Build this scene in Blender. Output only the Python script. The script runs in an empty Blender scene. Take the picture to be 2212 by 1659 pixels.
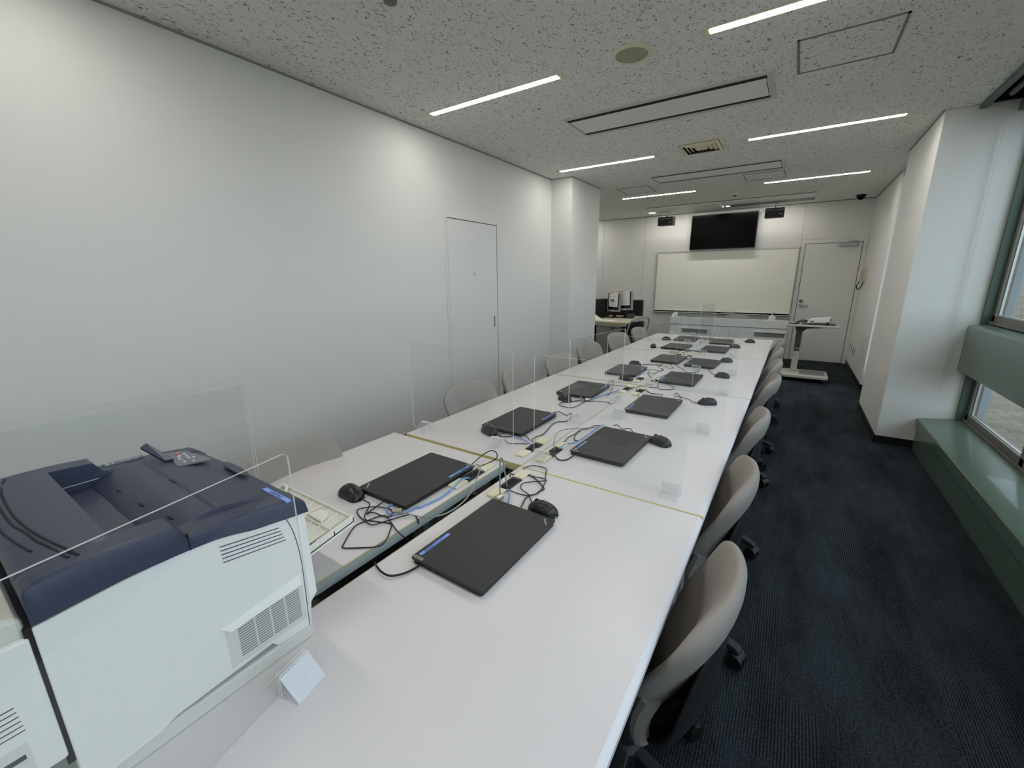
import bpy, math, random
from mathutils import Vector, Matrix
random.seed(7)
S = bpy.context.scene
COL = S.collection
PI = math.pi

# ---------------------------------------------------------------- camera, world, exposure
def basis(yaw, pitch, roll):
    cy, sy, cp, sp = math.cos(yaw), math.sin(yaw), math.cos(pitch), math.sin(pitch)
    f = Vector((-sy*cp, cy*cp, -sp)); r = Vector((cy, sy, 0)); u = r.cross(f)
    return math.cos(roll)*r + math.sin(roll)*u, -math.sin(roll)*r + math.cos(roll)*u, f
R_, U_, F_ = basis(math.radians(33.661), math.radians(14.075), math.radians(-0.45))
cam_d = bpy.data.cameras.new('camera'); cam = bpy.data.objects.new('camera', cam_d); COL.objects.link(cam)
m = Matrix.Identity(4)
for i in range(3):
    m[i][0] = R_[i]; m[i][1] = U_[i]; m[i][2] = -F_[i]
m[2][3] = 1.465
cam.matrix_world = m
cam_d.sensor_fit = 'HORIZONTAL'; cam_d.sensor_width = 36; cam_d.lens = 36*903.45/2212
cam_d.clip_start = 0.02; cam_d.clip_end = 200
S.camera = cam

LAMP = 37.0        # emission of the ceiling lamps
w = bpy.data.worlds.new('sky'); S.world = w; w.use_nodes = True
bg = w.node_tree.nodes['Background']
bg.inputs[0].default_value = (0.76, 0.88, 1.0, 1); bg.inputs[1].default_value = 2.3
S.view_settings.view_transform = 'Standard'; S.view_settings.look = 'None'
S.view_settings.gamma = 1; S.view_settings.use_curve_mapping = False
S.view_settings.exposure = 0.28
S.cycles.max_bounces = 7; S.cycles.diffuse_bounces = 4; S.cycles.glossy_bounces = 3
S.cycles.transparent_max_bounces = 28; S.cycles.transmission_bounces = 4
S.cycles.use_adaptive_sampling = True; S.cycles.adaptive_threshold = 0.045; S.cycles.adaptive_min_samples = 16
S.cycles.use_denoising = True; S.cycles.sample_clamp_indirect = 6
S.cycles.caustics_reflective = False; S.cycles.caustics_refractive = False

# ---------------------------------------------------------------- materials
def srgb(r, g, b):
    f = lambda c: (c/255/12.92) if c/255 <= .04045 else ((c/255+.055)/1.055)**2.4
    return (f(r), f(g), f(b), 1)
def new_mat(name):
    mt = bpy.data.materials.new(name); mt.use_nodes = True
    nt = mt.node_tree; return mt, nt, nt.nodes['Principled BSDF']
def N(nt, t, **kw):
    n = nt.nodes.new(t)
    for k, v in kw.items(): setattr(n, k, v)
    return n
def mat(name, rgb, rough=.5, metal=0, noise=0, nscale=60, bump=0, bscale=200, spec=.5, coat=0):
    """plain surface with a procedural speckle in colour and an optional fine bump"""
    mt, nt, p = new_mat(name); c = srgb(*rgb)
    tc = N(nt, 'ShaderNodeTexCoord')
    nz = N(nt, 'ShaderNodeTexNoise'); nz.inputs['Scale'].default_value = nscale; nz.inputs['Detail'].default_value = 3
    nt.links.new(tc.outputs['Object'], nz.inputs['Vector'])
    mx = N(nt, 'ShaderNodeMix', data_type='RGBA')
    k = 1 - (noise or .03)
    mx.inputs[6].default_value = (c[0]*k, c[1]*k, c[2]*k, 1); mx.inputs[7].default_value = c
    nt.links.new(nz.outputs['Fac'], mx.inputs[0]); nt.links.new(mx.outputs[2], p.inputs['Base Color'])
    p.inputs['Roughness'].default_value = rough; p.inputs['Metallic'].default_value = metal
    p.inputs['Specular IOR Level'].default_value = spec
    if coat: p.inputs['Coat Weight'].default_value = coat
    if bump:
        b = N(nt, 'ShaderNodeBump'); b.inputs['Strength'].default_value = bump; b.inputs['Distance'].default_value = .002
        n2 = N(nt, 'ShaderNodeTexNoise'); n2.inputs['Scale'].default_value = bscale; n2.inputs['Detail'].default_value = 4
        nt.links.new(tc.outputs['Object'], n2.inputs['Vector'])
        nt.links.new(n2.outputs['Fac'], b.inputs['Height']); nt.links.new(b.outputs[0], p.inputs['Normal'])
    return mt
def emis(name, rgb, st):
    mt, nt, p = new_mat(name)
    p.inputs['Base Color'].default_value = (.8, .8, .8, 1)
    p.inputs['Emission Color'].default_value = (*rgb, 1); p.inputs['Emission Strength'].default_value = st
    return mt
def clear(name, tint=(1, 1, 1), frost=0.0, refl=1.0, fc=(.9, .95, .95)):
    """clear sheet: fresnel reflection over straight-through transmission, optionally frosted"""
    mt = bpy.data.materials.new(name); mt.use_nodes = True; nt = mt.node_tree; nt.nodes.clear()
    o = N(nt, 'ShaderNodeOutputMaterial'); t = N(nt, 'ShaderNodeBsdfTransparent'); t.inputs[0].default_value = (*tint, 1)
    g = N(nt, 'ShaderNodeBsdfGlossy'); g.inputs['Roughness'].default_value = .02
    fr = N(nt, 'ShaderNodeFresnel'); fr.inputs[0].default_value = 1.45
    mu = N(nt, 'ShaderNodeMath', operation='MULTIPLY'); mu.inputs[1].default_value = refl
    ge = N(nt, 'ShaderNodeNewGeometry'); sb = N(nt, 'ShaderNodeMath', operation='SUBTRACT'); sb.inputs[0].default_value = 1
    nt.links.new(ge.outputs['Backfacing'], sb.inputs[1]); m0 = N(nt, 'ShaderNodeMath', operation='MULTIPLY')
    nt.links.new(fr.outputs[0], m0.inputs[0]); nt.links.new(sb.outputs[0], m0.inputs[1]); nt.links.new(m0.outputs[0], mu.inputs[0])
    mx = N(nt, 'ShaderNodeMixShader'); nt.links.new(mu.outputs[0], mx.inputs[0])
    nt.links.new(t.outputs[0], mx.inputs[1]); nt.links.new(g.outputs[0], mx.inputs[2])
    last = mx
    if frost:
        d = N(nt, 'ShaderNodeBsdfDiffuse'); d.inputs[0].default_value = (*fc, 1)
        tl = N(nt, 'ShaderNodeBsdfTranslucent'); tl.inputs[0].default_value = (*fc, 1)
        a = N(nt, 'ShaderNodeMixShader'); a.inputs[0].default_value = .5
        nt.links.new(d.outputs[0], a.inputs[1]); nt.links.new(tl.outputs[0], a.inputs[2])
        m2 = N(nt, 'ShaderNodeMixShader'); m2.inputs[0].default_value = frost
        nt.links.new(mx.outputs[0], m2.inputs[1]); nt.links.new(a.outputs[0], m2.inputs[2]); last = m2
    nt.links.new(last.outputs[0], o.inputs[0])
    return mt

M = {}
M['wall'] = mat('wall_paint', (226, 226, 222), .75, noise=.03, bump=.15, bscale=260)
M['wall_trim'] = mat('wall_joint', (150, 150, 145), .7)
M['black_base'] = mat('black_vinyl', (22, 22, 24), .5)
M['door'] = mat('door_paint', (226, 226, 223), .5, noise=.02)
M['gap'] = mat('dark_gap', (70, 66, 62), .8)
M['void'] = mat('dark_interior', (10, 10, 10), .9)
M['steel'] = mat('brushed_steel', (165, 165, 162), .3, metal=.9)
M['silver'] = mat('silver_plastic', (170, 172, 174), .35, metal=.4)
M['alu'] = mat('aluminium_frame', (190, 190, 186), .35, metal=.6)
M['winframe'] = mat('bronze_window_frame', (118, 114, 108), .45, metal=.3)
M['outframe'] = mat('outer_grey_frame', (150, 156, 158), .6)
M['green'] = mat('green_painted_steel', (90, 110, 98), .28, noise=.03, nscale=20, spec=.6, coat=.25)
M['green_dark'] = mat('dark_green_frame', (72, 92, 82), .4)
M['lampcap'] = mat('cream_lamp_cap', (235, 225, 190), .5)
M['lamp'] = emis('lamp_diffuser', (1.0, .96, .90), LAMP)
M['lampdim'] = emis('dim_lamp_diffuser', (1.0, .96, .90), LAMP)
M['ac'] = mat('aircon_panel', (236, 236, 230), .5)
M['acframe'] = mat('aircon_frame', (200, 200, 194), .5)
M['acslot'] = mat('aircon_slot', (14, 13, 13), .8)
M['cream'] = mat('cream_plastic', (232, 226, 196), .5)
M['creamdark'] = mat('speaker_mesh', (176, 172, 152), .8, noise=.2, nscale=500)
M['hatch'] = mat('hatch_frame', (120, 120, 122), .5)
M['white_plastic'] = mat('white_plastic', (226, 228, 226), .4)
M['offwhite'] = mat('off_white_plastic', (214, 214, 204), .45)
M['black'] = mat('black_plastic', (20, 20, 21), .45)
M['black_gloss'] = mat('black_gloss', (3, 3, 3), .25, spec=.08)
M['screen_off'] = mat('screen_off', (26, 26, 26), .25)
M['tabletop'] = mat('pale_laminate', (220, 216, 217), .33, noise=.03, nscale=300, bump=.03, bscale=500)
M['tableedge'] = mat('white_edge_trim', (226, 226, 232), .35)
M['tableend'] = mat('cream_edge_band', (206, 196, 150), .5)
M['apron'] = mat('grey_table_frame', (170, 176, 174), .5)
M['tleg'] = mat('grey_table_leg', (150, 152, 152), .4, metal=.3)
M['chairfab'] = mat('grey_chair_fabric', (158, 152, 147), .9, noise=.14, nscale=700, bump=.3, bscale=900, spec=.2)
M['chairdark'] = mat('dark_chair_shell', (30, 31, 33), .55)
M['seatfab'] = mat('dark_seat_fabric', (62, 60, 60), .9, noise=.15, nscale=700)
M['blackfab'] = mat('black_mesh_fabric', (30, 31, 33), .9, noise=.3, nscale=600)
M['laptop'] = mat('laptop_lid', (42, 42, 41), .5, noise=.06, nscale=900)
M['laptopbase'] = mat('laptop_base', (22, 22, 22), .5)
M['labelblue'] = mat('blue_label_tape', (130, 166, 240), .5)
M['labelink'] = mat('label_ink', (48, 66, 130), .6)
M['badge'] = mat('grey_badge', (160, 158, 150), .4, metal=.3)
M['badgeink'] = mat('badge_ink', (70, 68, 64), .5)
M['chrome'] = mat('chrome_letters', (215, 215, 215), .3, metal=.2)
M['mouse'] = mat('black_mouse', (26, 26, 27), .35)
M['mouseside'] = mat('mouse_rubber', (18, 18, 18), .6)
M['cable'] = mat('black_cable', (24, 18, 20), .45)
M['lan'] = mat('blue_cable', (122, 158, 210), .45)
M['steelcable'] = mat('steel_cable', (150, 158, 156), .35, metal=.3)
M['whitecable'] = mat('white_cable', (215, 215, 210), .45)
M['acryl'] = clear('clear_acrylic', (.985, .99, .99), refl=1.0)
M['acryl_edge'] = clear('acrylic_edge_glow', (.9, .92, .91), frost=.8, fc=(1, 1, 1))  # white frost painted in for light piped to the sheet edges
M['acryl_stand'] = clear('clear_acrylic_stand', (.992, .995, .995), frost=.025, fc=(.97, .98, .98))
M['film'] = clear('protective_film', (.9, .93, 1), frost=.9, fc=(.95, .97, 1.0))
M['glass'] = clear('window_glass', (.93, .96, .96))
M['navy'] = mat('navy_printer_lid', (52, 58, 80), .42, noise=.05, nscale=900, spec=.5)
M['navydark'] = mat('navy_slot', (12, 12, 26), .7)
M['prwhite'] = mat('printer_white', (234, 233, 229), .45, noise=.02)
M['prgrey'] = mat('printer_pale_grey', (218, 217, 210), .45)
M['ribs'] = mat('tray_off_white', (232, 230, 220), .5)
M['slotgrey'] = mat('vent_slot', (88, 86, 94), .8)
M['louvre_gap'] = mat('louvre_gap_grey', (128, 132, 134), .8)
M['panelgrey'] = mat('control_panel_grey', (112, 114, 124), .45)
M['button'] = mat('button_pale', (190, 200, 200), .4)
M['redbutton'] = mat('button_red', (200, 110, 108), .4)
M['board'] = mat('whiteboard_face', (241, 242, 230), .22, noise=.01)
M['podium'] = mat('podium_panel', (222, 224, 222), .45, noise=.02)
M['deskbeige'] = mat('beige_desk', (196, 190, 170), .5)
M['deskedge'] = mat('yellow_beige_edge', (196, 186, 146), .5)
M['tray'] = mat('white_pen_tray', (232, 232, 230), .35)
M['deskped'] = mat('grey_beige_pedestal', (150, 148, 134), .5)
M['paper'] = mat('paper', (228, 230, 228), .8)
M['ink'] = mat('print_ink', (110, 112, 112), .8)
M['tape'] = mat('orange_tape', (205, 170, 90), .6)
M['cart'] = mat('cart_grey', (184, 182, 168), .4)
M['cartdark'] = mat('cart_dark_grey', (70, 72, 72), .5)
M['yellowtie'] = mat('yellow_tie', (200, 190, 70), .5)
M['phone'] = mat('beige_phone', (206, 200, 176), .45)
M['ring'] = mat('grey_shade', (120, 120, 118), .6)
M['lock'] = mat('nickel_lock', (190, 184, 165), .28, metal=.9)

def carpet():
    mt, nt, p = new_mat('carpet_tiles')
    L = nt.links.new
    tc = N(nt, 'ShaderNodeTexCoord'); sx = N(nt, 'ShaderNodeSeparateXYZ'); L(tc.outputs['Object'], sx.inputs[0])
    # plank cells 0.25 x 1.0 m, brick laid
    mp = N(nt, 'ShaderNodeMapping'); mp.inputs['Rotation'].default_value = (0, 0, PI/2); L(tc.outputs['Object'], mp.inputs[0])
    br = N(nt, 'ShaderNodeTexBrick'); br.inputs['Scale'].default_value = 1; br.inputs['Brick Width'].default_value = .5
    br.inputs['Row Height'].default_value = .125; br.inputs['Mortar Size'].default_value = .0; br.inputs['Bias'].default_value = 0
    br.inputs[1].default_value = (0, 0, 0, 1); br.inputs[2].default_value = (1, 1, 1, 1)
    L(mp.outputs[0], br.inputs[0])
    sepc = N(nt, 'ShaderNodeRGBToBW'); L(br.outputs[0], sepc.inputs[0])
    # tufted lines running along the room
    mul = N(nt, 'ShaderNodeMath', operation='MULTIPLY'); mul.inputs[1].default_value = 2*PI/.0095; L(sx.outputs[0], mul.inputs[0])
    nzw = N(nt, 'ShaderNodeTexNoise'); nzw.inputs['Scale'].default_value = 22; L(tc.outputs['Object'], nzw.inputs[0])
    ad = N(nt, 'ShaderNodeMath', operation='MULTIPLY_ADD'); ad.inputs[1].default_value = 3.0; L(nzw.outputs[0], ad.inputs[0]); L(mul.outputs[0], ad.inputs[2])
    sn = N(nt, 'ShaderNodeMath', operation='SINE'); L(ad.outputs[0], sn.inputs[0])
    pw = N(nt, 'ShaderNodeMath', operation='POWER'); pw.inputs[1].default_value = 3; L(sepc.outputs[0], pw.inputs[0])
    amp = N(nt, 'ShaderNodeMath', operation='MULTIPLY_ADD'); amp.inputs[1].default_value = .20; amp.inputs[2].default_value = .03; L(pw.outputs[0], amp.inputs[0])
    ln = N(nt, 'ShaderNodeMath', operation='MULTIPLY'); L(sn.outputs[0], ln.inputs[0]); L(amp.outputs[0], ln.inputs[1])
    nz = N(nt, 'ShaderNodeTexNoise'); nz.inputs['Scale'].default_value = 2.2; nz.inputs['Detail'].default_value = 6; nz.inputs['Roughness'].default_value = .65
    st = N(nt, 'ShaderNodeMapping'); st.inputs['Scale'].default_value = (2.0, .6, 1); L(tc.outputs['Object'], st.inputs[0]); L(st.outputs[0], nz.inputs[0])
    nf = N(nt, 'ShaderNodeTexNoise'); nf.inputs['Scale'].default_value = 130; nf.inputs['Detail'].default_value = 3; L(tc.outputs['Object'], nf.inputs[0])
    a1 = N(nt, 'ShaderNodeMath', operation='ADD'); L(nz.outputs[0], a1.inputs[0]); L(ln.outputs[0], a1.inputs[1])
    a2 = N(nt, 'ShaderNodeMath', operation='MULTIPLY_ADD'); a2.inputs[1].default_value = .9; L(nf.outputs[0], a2.inputs[0]); L(a1.outputs[0], a2.inputs[2])
    rp = N(nt, 'ShaderNodeValToRGB'); rp.color_ramp.elements[0].position = .62; rp.color_ramp.elements[1].position = 1.35 if False else 1.0
    rp.color_ramp.elements[0].color = srgb(20, 23, 26); rp.color_ramp.elements[1].color = srgb(57, 65, 71)
    sc = N(nt, 'ShaderNodeMath', operation='MULTIPLY'); sc.inputs[1].default_value = .82; L(a2.outputs[0], sc.inputs[0])
    L(sc.outputs[0], rp.inputs[0]); L(rp.outputs[0], p.inputs['Base Color'])
    p.inputs['Roughness'].default_value = .95; p.inputs['Specular IOR Level'].default_value = .15
    b = N(nt, 'ShaderNodeBump'); b.inputs['Strength'].default_value = .6; b.inputs['Distance'].default_value = .004
    L(a2.outputs[0], b.inputs['Height']); L(b.outputs[0], p.inputs['Normal'])
    return mt
M['carpet'] = carpet()

def rockwool():
    mt, nt, p = new_mat('fissured_ceiling'); L = nt.links.new
    tc = N(nt, 'ShaderNodeTexCoord')
    nd = N(nt, 'ShaderNodeTexNoise'); nd.inputs['Scale'].default_value = 14; L(tc.outputs['Object'], nd.inputs[0])
    ma = N(nt, 'ShaderNodeVectorMath', operation='MULTIPLY_ADD'); ma.inputs[1].default_value = (.05, .05, .05)
    L(nd.outputs['Color'], ma.inputs[0]); L(tc.outputs['Object'], ma.inputs[2])
    mp = N(nt, 'ShaderNodeMapping'); mp.inputs['Scale'].default_value = (1, .55, 1); L(ma.outputs[0], mp.inputs[0])
    n1 = N(nt, 'ShaderNodeTexNoise'); n1.inputs['Scale'].default_value = 62; n1.inputs['Detail'].default_value = 2; n1.inputs['Distortion'].default_value = 1.6
    L(mp.outputs[0], n1.inputs[0])
    r = N(nt, 'ShaderNodeValToRGB'); r.color_ramp.elements[0].position = .33; r.color_ramp.elements[1].position = .40
    r.color_ramp.elements[0].color = srgb(142, 140, 136); r.color_ramp.elements[1].color = srgb(238, 238, 232)
    L(n1.outputs[0], r.inputs[0]); L(r.outputs[0], p.inputs['Base Color'])
    p.inputs['Roughness'].default_value = .95; p.inputs['Specular IOR Level'].default_value = .1
    b = N(nt, 'ShaderNodeBump'); b.inputs['Strength'].default_value = .5; b.inputs['Distance'].default_value = .006
    L(r.outputs[0], b.inputs['Height']); L(b.outputs[0], p.inputs['Normal'])
    return mt
M['ceiling'] = rockwool()

def bricks(name, c1, c2, mortar, w_, h_, rot):
    mt, nt, p = new_mat(name); L = nt.links.new
    tc = N(nt, 'ShaderNodeTexCoord'); mp = N(nt, 'ShaderNodeMapping'); mp.inputs['Rotation'].default_value = rot
    L(tc.outputs['Object'], mp.inputs[0])
    br = N(nt, 'ShaderNodeTexBrick'); br.inputs['Scale'].default_value = 1
    br.inputs['Brick Width'].default_value = w_; br.inputs['Row Height'].default_value = h_; br.inputs['Mortar Size'].default_value = .006
    br.inputs[1].default_value = srgb(*c1); br.inputs[2].default_value = srgb(*c2); br.inputs[3].default_value = srgb(*mortar)
    L(mp.outputs[0], br.inputs[0]); L(br.outputs[0], p.inputs['Base Color']); p.inputs['Roughness'].default_value = .9
    return mt
M['paving'] = bricks('beige_paving', (124, 115, 99), (102, 94, 79), (74, 69, 60), .24, .12, (0, 0, 0))
M['brickwall'] = bricks('beige_brick_wall', (146, 137, 122), (126, 118, 104), (96, 90, 80), .30, .12, (PI/2, 0, 0))

# ---------------------------------------------------------------- mesh helpers
class MB:
    def __init__(s): s.v = []; s.f = []; s.mi = []
    def add(s, vs, fs, mi=0):
        o = len(s.v); s.v += [tuple(p) for p in vs]; s.f += [tuple(i+o for i in f) for f in fs]; s.mi += [mi]*len(fs); return s
    def box(s, x0, x1, y0, y1, z0, z1, mi=0, T=None):
        vs = [Vector((x, y, z)) for z in (z0, z1) for y in (y0, y1) for x in (x0, x1)]
        if T: vs = [T @ v for v in vs]
        return s.add(vs, [(0, 2, 3, 1), (4, 5, 7, 6), (0, 1, 5, 4), (2, 6, 7, 3), (0, 4, 6, 2), (1, 3, 7, 5)], mi)
    def prism(s, poly, a0, a1, axis='z', mi=0, T=None):
        """extrude a 2-D outline; axis z: (x,y), y: (x,z), x: (y,z)"""
        def P(p, a):
            return {'z': (p[0], p[1], a), 'y': (p[0], a, p[1]), 'x': (a, p[0], p[1])}[axis]
        n = len(poly); vs = [Vector(P(p, a0)) for p in poly]+[Vector(P(p, a1)) for p in poly]
        if T: vs = [T @ v for v in vs]
        return s.add(vs, [tuple(range(n))[::-1], tuple(range(n, 2*n))]+[(i, (i+1) % n, n+(i+1) % n, n+i) for i in range(n)], mi)
    def cyl(s, p0, p1, r0, r1=None, n=16, mi=0, caps=True):
        r1 = r0 if r1 is None else r1; p0 = Vector(p0); p1 = Vector(p1); d = (p1-p0).normalized()
        a = d.orthogonal().normalized(); b = d.cross(a)
        vs = [p+(a*math.cos(2*PI*i/n)+b*math.sin(2*PI*i/n))*r for p, r in ((p0, r0), (p1, r1)) for i in range(n)]
        fs = [(i, (i+1) % n, n+(i+1) % n, n+i) for i in range(n)]
        if caps: fs += [tuple(range(n))[::-1], tuple(range(n, 2*n))]
        return s.add(vs, fs, mi)
    def lathe(s, prof, c=(0, 0, 0), n=24, mi=0, T=None):
        vs = [Vector((c[0]+r*math.cos(2*PI*i/n), c[1]+r*math.sin(2*PI*i/n), c[2]+z)) for r, z in prof for i in range(n)]
        if T: vs = [T @ v for v in vs]
        k = len(prof); fs = [(j*n+i, j*n+(i+1) % n, (j+1)*n+(i+1) % n, (j+1)*n+i) for j in range(k-1) for i in range(n)]
        fs += [tuple(range(n))[::-1], tuple(range((k-1)*n, k*n))]
        return s.add(vs, fs, mi)
    def tube(s, pts, r, n=6, mi=0, res=4, closed_ends=True):
        P = [Vector(p) for p in pts]
        if res > 1 and len(P) > 2:      # catmull-rom
            Q = []
            for i in range(len(P)-1):
                a = P[max(i-1, 0)]; b = P[i]; c = P[i+1]; d = P[min(i+2, len(P)-1)]
                for k in range(res):
                    t = k/res
                    Q.append(.5*((2*b)+(c-a)*t+(2*a-5*b+4*c-d)*t*t+(3*b-a-3*c+d)*t**3))
            Q.append(P[-1]); P = Q
        rings = []; up = None
        for i, p in enumerate(P):
            d = (P[min(i+1, len(P)-1)]-P[max(i-1, 0)])
            if d.length < 1e-9: d = Vector((0, 0, 1))
            d.normalize()
            if up is None: up = d.orthogonal().normalized()
            up = (up-d*up.dot(d))
            if up.length < 1e-6: up = d.orthogonal()
            up.normalize(); b = d.cross(up)
            rings += [p+(up*math.cos(2*PI*k/n)+b*math.sin(2*PI*k/n))*r for k in range(n)]
        fs = [(j*n+i, j*n+(i+1) % n, (j+1)*n+(i+1) % n, (j+1)*n+i) for j in range(len(P)-1) for i in range(n)]
        if closed_ends: fs += [tuple(range(n))[::-1], tuple(range((len(P)-1)*n, len(P)*n))]
        return s.add(rings, fs, mi)
    def build(s, name, mats, parent=None, loc=None, rot=None, bevel=0, seg=2, smooth=35, link=True):
        me = bpy.data.meshes.new(name); me.from_pydata(s.v, [], s.f)
        if not isinstance(mats, (list, tuple)): mats = [mats]
        for mm in mats: me.materials.append(mm)
        for p, i in zip(me.polygons, s.mi): p.material_index = i
        if smooth:
            me.polygons.foreach_set('use_smooth', [True]*len(me.polygons)); me.set_sharp_from_angle(angle=math.radians(smooth))
        me.update()
        o = bpy.data.objects.new(name, me); COL.objects.link(o)
        if parent: o.parent = parent
        if loc: o.location = loc
        if rot: o.rotation_euler = rot
        if bevel:
            b = o.modifiers.new('bevel', 'BEVEL'); b.width = bevel; b.segments = seg; b.limit_method = 'ANGLE'; b.angle_limit = math.radians(40)
        return o
def tag(o, label=None, cat=None, group=None, kind=None):
    if label: o['label'] = label
    if cat: o['category'] = cat
    if group: o['group'] = group
    if kind: o['kind'] = kind
    return o
def thing(name, label, cat, loc=(0, 0, 0), rz=0, group=None):
    o = bpy.data.objects.new(name, None); COL.objects.link(o); o.empty_display_size = .1
    o.location = loc; o.rotation_euler = (0, 0, rz); return tag(o, label, cat, group)
def copy_tree(o, parent=None):
    c = o.copy(); COL.objects.link(c)
    if parent: c.parent = parent
    for ch in list(o.children): copy_tree(ch, c)
    return c
def dup(o, loc, rz, label, group=None):
    c = copy_tree(o); c.location = loc; c.rotation_euler = (0, 0, rz); c['label'] = label
    if group: c['group'] = group
    return c
def struct(name, mb, mats, label=None, **kw):
    o = mb.build(name, mats, **kw); o['kind'] = 'structure'
    if label: o['label'] = label
    return o
def text(name, body, size, m_, parent, T, spread=1.0, extrude=.0002):
    c = bpy.data.curves.new(name, 'FONT'); c.body = body; c.size = size; c.align_x = 'CENTER'; c.align_y = 'CENTER'
    c.space_character = spread; c.extrude = extrude; c.resolution_u = 2
    t = bpy.data.objects.new(name+'_tmp', c); COL.objects.link(t)
    bpy.context.view_layer.update()
    me = bpy.data.meshes.new_from_object(t.evaluated_get(bpy.context.evaluated_depsgraph_get()))
    bpy.data.objects.remove(t); me.name = name; me.materials.clear(); me.materials.append(m_)
    o = bpy.data.objects.new(name, me); COL.objects.link(o); o.parent = parent; o.matrix_local = T
    return o
def rrect(x0, x1, y0, y1, r, n=4):
    pts = []
    for cx, cy, a in ((x1-r, y1-r, 0), (x0+r, y1-r, PI/2), (x0+r, y0+r, PI), (x1-r, y0+r, 1.5*PI)):
        pts += [(cx+r*math.cos(a+i*PI/2/n), cy+r*math.sin(a+i*PI/2/n)) for i in range(n+1)]
    return pts
def TR(x, y, z, rx=0, ry=0, rz=0):
    return Matrix.Translation((x, y, z)) @ Matrix.Rotation(rz, 4, 'Z') @ Matrix.Rotation(ry, 4, 'Y') @ Matrix.Rotation(rx, 4, 'X')

# ---------------------------------------------------------------- the room
H = 2.68
struct('floor', MB().box(-5.7, 1.35, -2.7, 9.3, -.1, 0), M['carpet'], smooth=0)
cl = MB().box(-5.7, .95, -2.7, 9.3, H, H+.12).box(.95, 1.35, 4.79, 9.3, H, H+.12)
struct('ceiling', cl, M['ceiling'], smooth=0)
struct('wall_left', MB().box(-2.85, -2.75, -2.7, 5.07, 0, H), M['wall'], smooth=0)
struct('wall_left_pillar', MB().box(-2.85, -2.464, 5.07, 5.965, 0, H), M['wall'], bevel=.004, smooth=0)
struct('wall_alcove', MB().box(-5.6, -2.85, 5.865, 5.965, 0, H).box(-5.7, -5.6, 5.865, 9.3, 0, H), M['wall'], smooth=0)
wf = MB().box(-5.7, .033, 9.115, 9.25, 0, H).box(.812, 1.35, 9.115, 9.25, 0, H).box(.033, .812, 9.115, 9.25, 2.018, H)
wf.box(.033, .812, 9.2, 9.25, 0, 2.018)
struct('wall_far', wf, M['wall'], smooth=0)
struct('wall_near', MB().box(-2.85, 1.35, -2.8, -2.7, 0, H+.3), M['wall'], smooth=0)
struct('wall_right_pillar', MB().box(.765, 1.33, 4.79, 6.03, 0, H), M['wall'], bevel=.005, smooth=0)
wr = MB().box(.873, 1.33, 7.06, 9.115, 0, H)
struct('wall_right', wr, M['wall'], bevel=.004, smooth=0)
struct('trim_1', MB().box(-3.635, -3.631, 9.1135, 9.116, 0, H).box(-2.746, -2.742, 9.1135, 9.116, 0, H)
       .box(-.036, -.032, 9.1135, 9.116, 0, H).box(-.034, .872, 9.1135, 9.116, 2.086, 2.089), M['wall_trim'], smooth=0)
# shadow-line moulding where walls meet the ceiling
struct('trim_2', MB().box(-2.75, -2.742, -2.7, 5.07, H-.010, H).box(-2.464, -2.458, 5.06, 5.965, H-.008, H)
       .box(-2.75, -2.46, 5.064, 5.07, H-.008, H).box(-5.6, .895, 9.105, 9.115, H-.012, H)
       .box(.757, .765, 4.785, 6.03, H-.01, H).box(.865, .873, 7.06, 9.115, H-.01, H), M['wall_trim'], smooth=0)
struct('baseboard_left', MB().box(-2.75, -2.742, -2.7, 5.07, 0, .07).box(-2.75, -2.458, 5.062, 5.07, 0, .07)
       .box(-2.464, -2.456, 5.062, 5.965, 0, .07), M['black_base'], smooth=0)
struct('baseboard_right', MB().box(.757, .765, 4.782, 6.03, 0, .07).box(.757, 1.02, 4.782, 4.79, 0, .07)
       .box(.865, .873, 7.052, 9.115, 0, .07).box(.865, 1.3, 7.052, 7.06, 0, .07), M['black_base'], smooth=0)
struct('baseboard_far', MB().box(-5.6, -.04, 9.107, 9.115, 0, .07), M['black_base'], smooth=0)

# far door
d = tag(MB().box(.040, .805, 9.112, 9.15, .006, 2.012).build('door_1', M['door'], bevel=.002, smooth=0), 'white flush room door beside the whiteboard', kind='structure')
MB().box(-.03, .033, 9.109, 9.116, 0, 2.08).box(.812, .866, 9.109, 9.116, 0, 2.08).box(.033, .812, 9.109, 9.116, 2.018, 2.08).build('door_frame', M['door'], d, bevel=.001, smooth=0)
MB().box(.033, .041, 9.1095, 9.1105+.01, 0, 2.018).box(.804, .812, 9.1095, 9.12, 0, 2.018).box(.033, .812, 9.1095, 9.12, 2.011, 2.018).build('door_gap', M['gap'], d, smooth=0)  # dark strips stand in for the shaded gap round the leaf
hb = MB().cyl((.095, 9.112, .975), (.095, 9.092, .975), .026).cyl((.095, 9.10, .975), (.095, 9.055, .975), .010)
hb.tube([(.095, 9.058, .975), (.12, 9.055, .975), (.205, 9.058, .973)], .009, n=8)
hh = hb.build('door_handle', M['steel'], d)
MB().cyl((.09, 9.112, 1.052), (.09, 9.098, 1.052), .028).cyl((.09, 9.098, 1.052), (.09, 9.094, 1.052), .012).build('lock_cylinder', M['ring'], d)
cz = MB().box(.50, .745, 9.062, 9.112, 1.955, 2.002).build('door_closer', M['silver'], d, bevel=.004, smooth=0)
MB().box(.42, .70, 9.078, 9.090, 2.008, 2.018).box(.69, .715, 9.075, 9.10, 2.002, 2.03).box(.62, .74, 9.09, 9.112, 2.018, 2.042).build('closer_arm', M['steel'], cz, smooth=0)

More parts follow.
